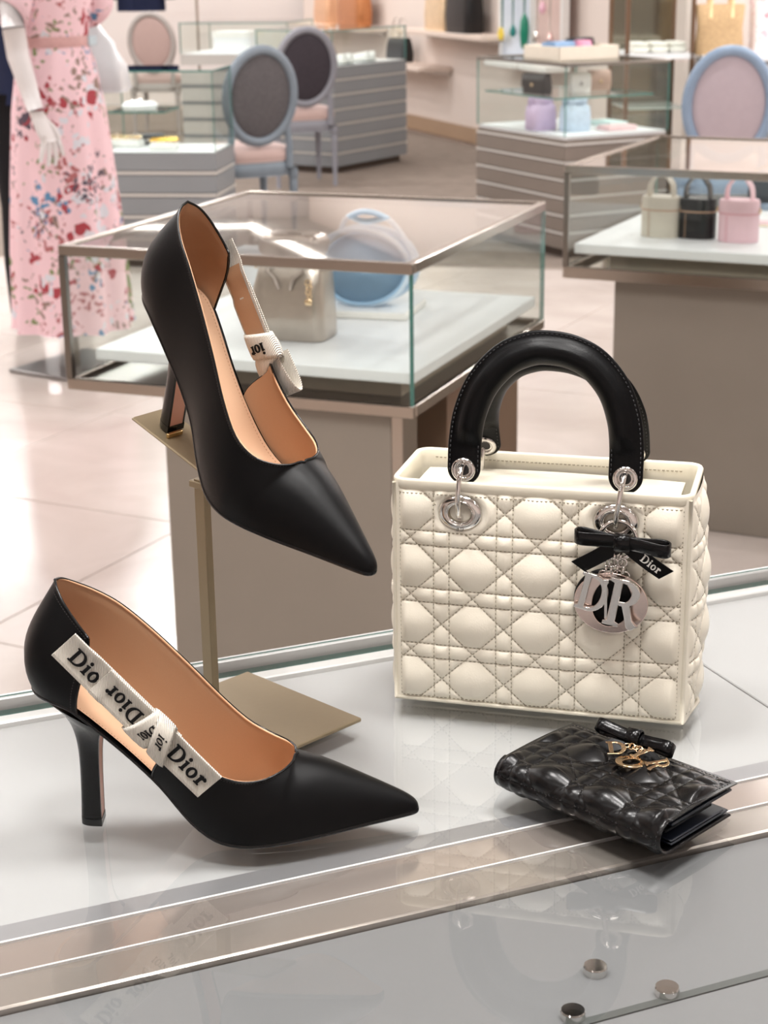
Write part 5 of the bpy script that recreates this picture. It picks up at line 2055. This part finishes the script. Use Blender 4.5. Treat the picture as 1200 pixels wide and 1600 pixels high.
FLO_BAG = flower_mat('pink_flower_print_canvas', (244, 232, 232), (((214, 120, 140), 5, .16), ((196, 150, 140), 7, .14), ((232, 176, 188), 4, .16)), 6)
tt = empty('floral_tote', (aty(1196, 80, 10.1)[0] + .09, 10.2, zc_), .08, 'white tote printed with pink flowers beside the straw tote', 'handbag')
kit('body', lambda b: b.loft([rounded(.30, .14, 0, .3), rounded(.31, .15, .01, .3), rounded(.33, .14, .30, .3), rounded(.31, .12, .30, .3), rounded(.29, .10, .25, .3)]), FLO_BAG, tt)
for y in (-.06, .06):
    kit('handle', lambda b: b.tube([(-.07, y, .25), (-.07, y, .31), (-.045, y * .7, .42), (.045, y * .7, .42), (.07, y, .31), (.07, y, .25)], .009, 8), mat('pink_handle', (220, 170, 176), .6), tt)
for k in range(3):
    o = empty('folded_shirt', (cf_.P(.10 + .11 * k, .16)[0], cf_.P(.1 + .11 * k, .16)[1], .9105), cf_.yaw, 'white folded silk on the cabinet shelf, %s of three beside the straw tote' % ('leftmost', 'middle', 'rightmost')[k], 'folded cloth', 'white folded goods in the cabinet')
    kit('fold', lambda b: b.box((0, 0, .02), (.10, .22, .04), bev=.012), mat('white_silk', (246, 242, 234), .5), o)
    kit('upper_fold', lambda b: b.box((0, -.01, .05), (.09, .2, .02), bev=.008), mat('white_silk', (246, 242, 234), .5), o)

# ================================================================== WALL SHELVES AND NECKLACES
SHELF = mat('pale_pink_shelf', (226, 208, 196), .5)


def wall_shelf(label, pxa, pxb, depth=.30, th=.035):
    A, B = on_wall(*pxa), on_wall(*pxb)
    A2, B2 = A[:2], B[:2]
    L = np.linalg.norm(B2 - A2)
    z = (A[2] + B[2]) / 2
    c = (A2 + B2) / 2 + sn * (depth / 2 + .004)
    r = empty('wall_shelf', (c[0], c[1], z), sa, label, 'shelf')
    kit('shelf_board', lambda b: b.box((0, 0, -th / 2), (L, depth, th), bev=.003), SHELF, r)
    kit('bracket', lambda b: b.box((0, depth / 2 - .01, -th - .02), (L * .96, .018, .05), bev=.003), mat('shelf_bracket_steel', (190, 180, 172), .35, .7), r)
    return c, z, L


c, z, L = wall_shelf('pale wall shelf holding the gold and the black tote at the top', (668, 45), (810, 53))
SEQ = mat('rose_gold_sequin_cloth', (232, 186, 150), .35, .5, var=.35, vscale=90, bump=.7, bscale=160)
COPPER = mat('copper_metallic_leather', (196, 130, 84), .35, .5, var=.3, vscale=40)


def on_shelf(px, z, off=.15):
    q = on_wall(px, 45)[:2] + sn * off
    return (q[0], q[1], z + .0005)


simple_bag('tall pale gold metallic tote on the upper wall shelf, left of a black tote', on_shelf(716, z), sa, .40, .36, .16, mat('pale_gold_leather', (236, 208, 172), .3, .4, var=.2, vscale=20), GOLD, 'arch', hh=.12, name='tote_bag')
simple_bag('tall black tote on the upper wall shelf, right of the pale gold tote', on_shelf(753, z), sa, .46, .40, .16, VBLK, GOLD, 'arch', hh=.12, name='tote_bag')
c, z, L = wall_shelf('low pale wall ledge carrying the small black handbag', (612, 94), (708, 100))
q = on_wall(650, 93)[:2] + sn * .15
simple_bag('small black handbag with silver handles on the low wall ledge', (q[0], q[1], z + .0005), sa + .3, .24, .20, .14, VBLK, SILVER, 'arch', hh=.16, hm=SILVER)
c, z, L = wall_shelf('pale wall shelf with sequined and copper bags at the top of the back wall', (490, 34), (606, 40))
q = on_wall(536, 35)[:2] + sn * .17
simple_bag('rose gold sequined bag on the back wall shelf', (q[0], q[1], z + .0005), sa, .40, .30, .14, SEQ, GOLD, 'arch', hh=.1)
q = on_wall(581, 36)[:2] + sn * .17
simple_bag('copper metallic bag beside the sequined bag on the back wall shelf', (q[0], q[1], z + .0005), sa, .60, .36, .16, COPPER, GOLD, 'arch', hh=.1)

# necklace panels against the slanted wall
PANW = mat('pale_blue_lit_panel', (214, 222, 234), .5)
PANP = mat('dusty_pink_panel', (224, 198, 190), .55)
for lab, x0, x1, m in (('pale blue backed necklace panel with green pendants', 804, 858, PANW), ('dusty pink necklace panel with silver charms, right of the pale blue one', 859, 906, PANP)):
    A, B = on_wall(x0, 86), on_wall(x1, 88)
    A2, B2 = A[:2], B[:2]
    L = np.linalg.norm(B2 - A2) - .08
    c = (A2 + B2) / 2 + sn * .10
    r = empty('necklace_display', (c[0], c[1], .70), sa, lab, 'display panel')
    kit('backing', lambda b: b.box((0, 0, .60), (L, .03, 1.20), bev=.004), m, r)
    for sx in (-1, 1): kit('edge_frame', lambda b: b.box((sx * (L / 2 + .015), -.01, .60), (.03, .06, 1.20), bev=.003), mat('white_panel_frame', (236, 234, 232), .45), r)
    kit('base_ledge', lambda b: b.box((0, -.06, -.02), (L + .05, .2, .04), bev=.004), mat('white_panel_frame', (236, 234, 232), .45), r)
NECK = [(817, 52, mat('yellow_enamel', (236, 208, 60), .3), 'yellow flower pendant on a green cord'), (834, 46, mat('teal_enamel', (40, 130, 124), .3), 'small teal pendant with a silver leaf on a green cord'), (852, 58, mat('emerald_enamel', (20, 132, 104), .3), 'long emerald green tassel necklace'),
        (881, 10, mat('pink_crystal', (236, 190, 206), .25), 'round pink crystal charm on the pink panel'), (871, 55, SILVER, 'silver drop charm on the pink panel'), (893, 58, mat('rose_silver', (214, 186, 180), .2, .9), 'rose silver drop charm at the right of the pink panel')]
for px, py, m, lab in NECK:
    q = on_wall(px, py)
    q2 = q[:2] + sn * .168
    r = empty('necklace', (q2[0], q2[1], q[2]), sa, lab, 'necklace', 'necklaces on the panels')
    top = 1.86 - q[2]
    cm_ = mat('dark_green_cord', (60, 110, 100), .6) if px < 870 else SILVER
    kit('cord', lambda b: [b.tube([(sx * .03, .0, top), (sx * .016, 0, top * .5), (0, -.002, .02)], .005, 6) for sx in (-1, 1)], cm_, r)
    if 'tassel' in lab:
        kit('pendant', lambda b: b.lathe([(.004, .18), (.03, .12), (.034, .04), (.026, -.06), (.01, -.08)], n=14), m, r)
    elif 'flower' in lab:
        def fl_(b):
            for k in range(6): b.lathe([(.0001, .012), (.022, .006), (.024, 0), (.0001, -.008)], (.03 * math.cos(k * PI / 3), -.01, .028 * math.sin(k * PI / 3)), 10, R=Matrix.Rotation(PI / 2, 3, 'X'))
        kit('pendant', fl_, m, r)
    else:
        kit('pendant', lambda b: b.lathe([(.002, .05), (.012, .03), (.024, 0), (.026, -.02), (.014, -.045), (.001, -.05)], n=14), m, r)

# ================================================================== MANNEQUIN IN THE PINK DRESS
PINK = flower_mat('pink_dress_flower_print', (236, 202, 209), (((150, 128, 120), 9, .155), ((128, 140, 96), 10, .15), ((168, 72, 80), 6, .15), ((96, 140, 176), 8, .14), ((214, 214, 222), 6.5, .13), ((176, 110, 112), 11, .15), ((92, 84, 96), 14, .13)), 3.2)
mp = atz(86, 580, 0)
MAN = mat('white_mannequin_skin', (226, 222, 222), .4)
man = empty('mannequin', (mp[0] + .075, mp[1] + .05, 0), math.radians(56), 'white headless mannequin in a belted pink floral maxi dress, left edge of the shop', 'mannequin')


def dress_ring(w, d, z, nf, amp, ph=0.0, n=96):
    out = []
    for i in range(n):
        a = 2 * PI * i / n
        k = 1 + amp * math.sin(nf * a + ph) + amp * .5 * math.sin((nf + 4) * a + 1.3 + ph)
        out.append((w / 2 * math.cos(a) * k, d / 2 * math.sin(a) * k, z))
    return out


b = MB()
b.loft([dress_ring(*r) for r in ((.44, .44, .165, 9, .07, .4), (.43, .43, .18, 9, .07, .4), (.41, .41, .45, 9, .06, .3), (.38, .37, .70, 9, .045, .2), (.345, .32, .95, 9, .03, .1), (.30, .26, 1.12, 9, .012), (.262, .215, 1.175, 9, .004))], 0, False)
b.build('skirt', PINK, man)
b = MB()
b.loft([dress_ring(.266, .220, 1.172, 9, .002), dress_ring(.27, .223, 1.176, 9, .0), dress_ring(.268, .222, 1.205, 9, .0), dress_ring(.264, .218, 1.209, 9, .0)], 0, False)
b.build('belt', mat('dusty_pink_belt', (206, 162, 160), .6, var=.15, vscale=60), man)
kit('belt_buckle', lambda b: b.box((.09, -.096, 1.19), (.045, .012, .036), bev=.004), mat('pale_blue_buckle', (190, 206, 214), .4), man)
b = MB()
b.loft([dress_ring(w, d, z, 8, a_) for w, d, z, a_ in ((.264, .216, 1.206, .004), (.31, .22, 1.28, .006), (.34, .23, 1.36, .004), (.35, .22, 1.43, .0), (.30, .17, 1.475, 0), (.13, .12, 1.50, 0))], 0, False)
b.build('bodice', PINK, man)
for sx in (-1, 1):
    b = MB()
    b.loft([[(sx * (.155 + .10 * t) + .0 + rr * math.cos(a) * .3 * sx * 0, rr * math.sin(a), 1.445 - .135 * t + rr * math.cos(a) * 1.0) if False else (sx * (.13 + .09 * t) + rr * math.cos(a) * .55, rr * math.sin(a), 1.43 - .14 * t + rr * .75 * math.cos(a) * sx * (1 if sx > 0 else 1)) for a in np.linspace(0, 2 * PI, 22, endpoint=False)] for t, rr in ((0, .055), (.3, .07), (.7, .075), (1.0, .082), (1.02, .07))], 0, False)
    b.build('sleeve', PINK, man)
    arm = MB()
    X = -.215 if sx < 0 else .165
    f_ = -.02 if sx < 0 else .09
    arm.tube([(sx * .17, 0, 1.40), (X - sx * .005, f_ * .5, 1.33), (X, f_, 1.245)], [.047, .043, .040], 14)
    up_ = arm.build('upper_arm', MAN, man)
    arm = MB()
    arm.tube([(X, f_, 1.241), (X, f_ - .012, 1.15), (X - sx * .004, f_ - .045, 1.045), (X - sx * .010, f_ - .065, .970)], [.040, .039, .033, .0275], 14)
    arm.build('forearm', MAN, man)
    hd = MB()
    h0_ = Vector((X - sx * .011, f_ - .067, .965))
    hd.loft([[(h0_.x - sx * .014 * t * 2 + wq * math.cos(a), h0_.y - .030 * t + dq * math.sin(a), h0_.z - .105 * t) for a in np.linspace(0, 2 * PI, 16, endpoint=False)] for t, wq, dq in ((0, .0265, .024), (.25, .034, .021), (.6, .043, .017), (.9, .042, .014), (1.0, .036, .011))])
    for k, (dx, ln_, sp) in enumerate(((.031, .070, .012), (.011, .086, .004), (-.010, .084, -.005), (-.030, .066, -.014))):
        bx = h0_.x - sx * .030 + dx
        hd.tube([(bx, h0_.y - .028, h0_.z - .085), (bx + sp, h0_.y - .034, h0_.z - .105 - ln_ * .3), (bx + sp * 1.6 - sx * .003, h0_.y - .032, h0_.z - .105 - ln_ * .68), (bx + sp * 1.7 - sx * .006, h0_.y - .022, h0_.z - .105 - ln_)], [.0105, .0098, .0088, .006], 10)
    tx = -sx
    hd.tube([(h0_.x + tx * .022, h0_.y - .012, h0_.z - .028), (h0_.x + tx * .050, h0_.y - .028, h0_.z - .060), (h0_.x + tx * .062, h0_.y - .036, h0_.z - .092), (h0_.x + tx * .064, h0_.y - .036, h0_.z - .118)], [.013, .012, .0105, .007], 10)
    hd.build('hand', MAN, man)
kit('neck', lambda b: b.loft([[(r_ * math.cos(a), r_ * math.sin(a), z) for a in np.linspace(0, 2 * PI, 24, endpoint=False)] for z, r_ in ((1.46, .075), (1.50, .056), (1.56, .052), (1.57, .045))]), MAN, man)
kit('stand_pole', lambda b: b.lathe([(.013, .012), (.013, 1.0)], n=14), STEEL_DK, man)
kit('stand_base', lambda b: b.box((0.03, 0, .006), (.42, .36, .012), bev=.003), mat('grey_steel_base', (150, 146, 144), .35, .6), man)

# ---- person standing behind the mannequin
SKIN = mat('tan_human_skin', (176, 128, 104), .55, 0, .35, var=.05)
NAVY = mat('navy_cotton', (34, 40, 66), .85, 0, .2, var=.1)
pp = aty(66, 300, 7.1)
per = empty('person', (pp[0], 7.1, 0), math.radians(172), 'person in navy top and dark trousers behind the mannequin, arms bent, holding a white bag', 'person')


def skin_body(name, verts, edges, m, parent, sub=2):
    me = bpy.data.meshes.new(name)
    me.from_pydata([v[:3] for v in verts], edges, [])
    o = link(name, me, parent)
    md = o.modifiers.new('skin', 'SKIN')
    md.use_smooth_shade = True
    sv = me.skin_vertices
    if not sv: me.attributes.new('skin', 'FLOAT', 'POINT')
    for i, v in enumerate(verts):
        me.skin_vertices[0].data[i].radius = (v[3], v[4] if len(v) > 4 else v[3])
        me.skin_vertices[0].data[i].use_root = i == 0
    s = o.modifiers.new('sub', 'SUBSURF')
    s.levels = s.render_levels = sub
    me.materials.append(m)
    return o


def add_skin_layer(me):
    bm = bmesh.new()
    bm.from_mesh(me)
    bm.verts.layers.skin.verify()
    bm.to_mesh(me)
    bm.free()


def skinned(name, verts, edges, m, parent, sub=2):
    me = bpy.data.meshes.new(name)
    bm = bmesh.new()
    L = bm.verts.layers.skin.verify()
    vs_ = []
    for i, v in enumerate(verts):
        q = bm.verts.new(v[:3])
        q[L].radius = (v[3], v[4] if len(v) > 4 else v[3])
        q[L].use_root = i == 0
        vs_.append(q)
    for a, c in edges: bm.edges.new((vs_[a], vs_[c]))
    bm.to_mesh(me)
    bm.free()
    me.materials.append(m)
    o = link(name, me, parent)
    md = o.modifiers.new('skin', 'SKIN')
    md.use_smooth_shade = True
    s = o.modifiers.new('sub', 'SUBSURF')
    s.levels = s.render_levels = sub
    return o


V = [(0, 0, .95, .14, .10), (0, 0, 1.10, .13, .09), (0, 0, 1.30, .155, .10), (0, 0, 1.43, .13, .085), (0, 0, 1.52, .055, .055), (0, -.01, 1.60, .06, .07), (0, -.01, 1.69, .075, .092), (0, -.005, 1.77, .06, .075)]
E_ = [(0, 1), (1, 2), (2, 3), (3, 4), (4, 5), (5, 6), (6, 7)]
for sx in (-1, 1):
    i = len(V)
    V += [(sx * .17, 0, 1.42, .055), (sx * .215, .02, 1.27, .045), (sx * .235, .03, 1.15, .038), (sx * .215, -.09, 1.10, .036), (sx * .19, -.20, 1.08, .025), (sx * .185, -.25, 1.07, .022, .035), (sx * .18, -.29, 1.06, .016, .034)]
    E_ += [(3, i)] + [(i + k, i + k + 1) for k in range(6)]
    j = len(V)
    V += [(sx * .09, 0, .88, .095), (sx * .095, -.01, .50, .062), (sx * .10, .015, .28, .056), (sx * .10, .01, .09, .038), (sx * .105, -.05, .045, .04, .035), (sx * .11, -.15, .03, .035, .022)]
    E_ += [(0, j)] + [(j + k, j + k + 1) for k in range(5)]
skinned('body', V, E_, SKIN, per)
# fingers folded round what is held
for sx in (-1, 1):
    b = MB()
    for k, (dx, ln_) in enumerate(((.024, .07), (.008, .08), (-.008, .076), (-.024, .06))):
        b.tube([(sx * .18 + dx, -.285, 1.062), (sx * .18 + dx, -.285 - ln_ * .45, 1.055), (sx * .18 + dx, -.285 - ln_ * .62, 1.030), (sx * .18 + dx, -.285 - ln_ * .30, 1.012)], [.0095, .0092, .0085, .006], 8)
    b.tube([(sx * .15, -.25, 1.065), (sx * .135, -.28, 1.05), (sx * .14, -.31, 1.03)], [.011, .010, .007], 8)
    b.build('fingers', SKIN, per)
b = MB()
b.loft([dress_ring(w, d, z, 7, a_, .3, 40) for w, d, z, a_ in ((.33, .25, .92, .02), (.32, .24, .98, .015), (.31, .22, 1.10, .012), (.36, .25, 1.30, .006), (.38, .23, 1.41, .0), (.30, .19, 1.47, 0), (.15, .14, 1.51, 0))], 0, False)
b.build('navy_top', NAVY, per)
for sx in (-1, 1):
    b = MB()
    b.tube([(sx * .15, 0, 1.43), (sx * .195, .01, 1.36), (sx * .222, .02, 1.25), (sx * .225, .022, 1.235)], [.07, .068, .062, .056], 14)
    b.build('sleeve', NAVY, per)
    b = MB()
    b.tube([(sx * .085, 0, .96), (sx * .09, 0, .86), (sx * .095, -.005, .50), (sx * .10, .015, .28), (sx * .10, .01, .07)], [.11, .108, .080, .074, .066], 16)
    b.build('trouser_leg', mat('black_trousers', (26, 25, 28), .85, 0, .2), per)
    b = MB()
    b.loft([[(sx * .108 + wq * math.cos(a), yq, max(.0, hq * (.5 + .5 * math.sin(a)))) for a in np.linspace(0, 2 * PI, 14, endpoint=False)] for yq, wq, hq in ((.06, .03, .07), (.03, .042, .10), (-.05, .045, .09), (-.13, .048, .06), (-.19, .036, .045), (-.21, .012, .03))])
    b.build('shoe', mat('dark_shoe', (30, 28, 28), .5), per)
b = MB()
b.loft([[(rx_ * math.cos(a), .012 + ry_ * math.sin(a) + dy_, z) for a in np.linspace(0, 2 * PI, 24, endpoint=False)] for z, rx_, ry_, dy_ in ((1.56, .05, .03, .06), (1.64, .082, .062, .035), (1.72, .087, .092, .012), (1.78, .08, .09, .004), (1.815, .055, .065, 0), (1.83, .012, .015, 0))])
b.build('hair', mat('dark_brown_hair', (48, 36, 30), .6, 0, .3, var=.25, vscale=80), per)
b = MB()
b.tube([(0, -.098, 1.685), (0, -.112, 1.665), (0, -.108, 1.655)], [.007, .013, .010], 8)
b.build('nose', SKIN, per)
for sx in (-1, 1):
    kit('eye', lambda q: q.lathe([(.0001, .006), (.008, .004), (.011, 0)], (sx * .031, -.090, 1.698), 12, R=Matrix.Rotation(PI / 2, 3, 'X')), mat('dark_eye', (40, 34, 32), .3), per)
    kit('ear', lambda q: q.lathe([(.0001, .01), (.016, .008), (.022, 0), (.0001, -.006)], (sx * .078, .008, 1.675), 12, R=Matrix.Rotation(PI / 2 * sx, 3, 'Y'), sy=.6), SKIN, per)
kit('mouth', lambda q: q.tube([(-.022, -.086, 1.632), (0, -.093, 1.630), (.022, -.086, 1.632)], .006, 8), mat('lip_rose', (168, 96, 90), .5), per)
# carried plastic bag
q = aty(150, 26, 6.78)
o = empty('carrier_bag', (aty(164, 60, 6.8)[0], 6.80, q[2] - .28), .2, 'crinkled white plastic carrier bag held by the person behind the mannequin', 'bag')
b = MB()
rings = []
for z, w_, d_ in ((0, .13, .06), (.015, .17, .09), (.10, .17, .09), (.18, .13, .06), (.235, .06, .035), (.27, .03, .025), (.30, .03, .025)):
    rings.append([(w_ / 2 * math.cos(a) * (1 + .16 * math.sin(5 * a + z * 30)) - (.05 * z / .3), d_ / 2 * math.sin(a) * (1 + .14 * math.sin(4 * a + z * 50)), z) for a in np.linspace(0, 2 * PI, 40, endpoint=False)])
b.loft(rings)
b.build('bag_body', mat('white_thin_plastic', (226, 230, 234), .35, 0, .5, trans=.25), o)
kit('bag_handle', lambda b: b.tube([(-.06, 0, .28), (-.072, 0, .31), (-.06, .0, .335), (-.045, 0, .31), (-.05, 0, .28)], .005, 6), mat('white_thin_plastic', (226, 230, 234), .35), o)

# dark navy garment on a rail above the far chair
q = aty(212, 16, 15.9)
o = empty('hanging_jacket', (q[0], 16.3, q[2] - .0), 0, 'dark navy jacket hanging above the far pink chair', 'jacket')
b = MB()
b.loft([dress_ring(w, d, z, 6, .05) for w, d, z in ((.42, .20, -.02), (.42, .2, .0), (.40, .2, .4), (.44, .2, .62), (.2, .12, .72), (.1, .08, .74))], 0)
b.build('body', NAVY, o)
for sx in (-1, 1):
    kit('sleeve', lambda b: b.tube([(sx * .19, 0, .62), (sx * .25, -.01, .4), (sx * .26, -.02, .08)], [.07, .065, .055], 12), NAVY, o)
kit('hanger', lambda b: b.tube([(0, 0, .74), (0, 0, .86), (.03, 0, .90), (.05, 0, .87)], .006, 6), STEEL, o)
o2 = empty('clothes_rail', (q[0], 16.3, 0), 0, 'steel clothes rail carrying the navy jacket far behind', 'rail')
zt_ = q[2] + .88
kit('rail_bar', lambda b: b.tube([(-.5, 0, zt_), (.5, 0, zt_)], .012, 8), STEEL, o2)
for sx in (-1, 1):
    kit('rail_post', lambda b: b.tube([(sx * .5, 0, 0.01), (sx * .5, 0, zt_)], .012, 8), STEEL, o2)
    kit('rail_foot', lambda b: b.box((sx * .5, 0, .01), (.05, .4, .02), bev=.004), STEEL, o2)
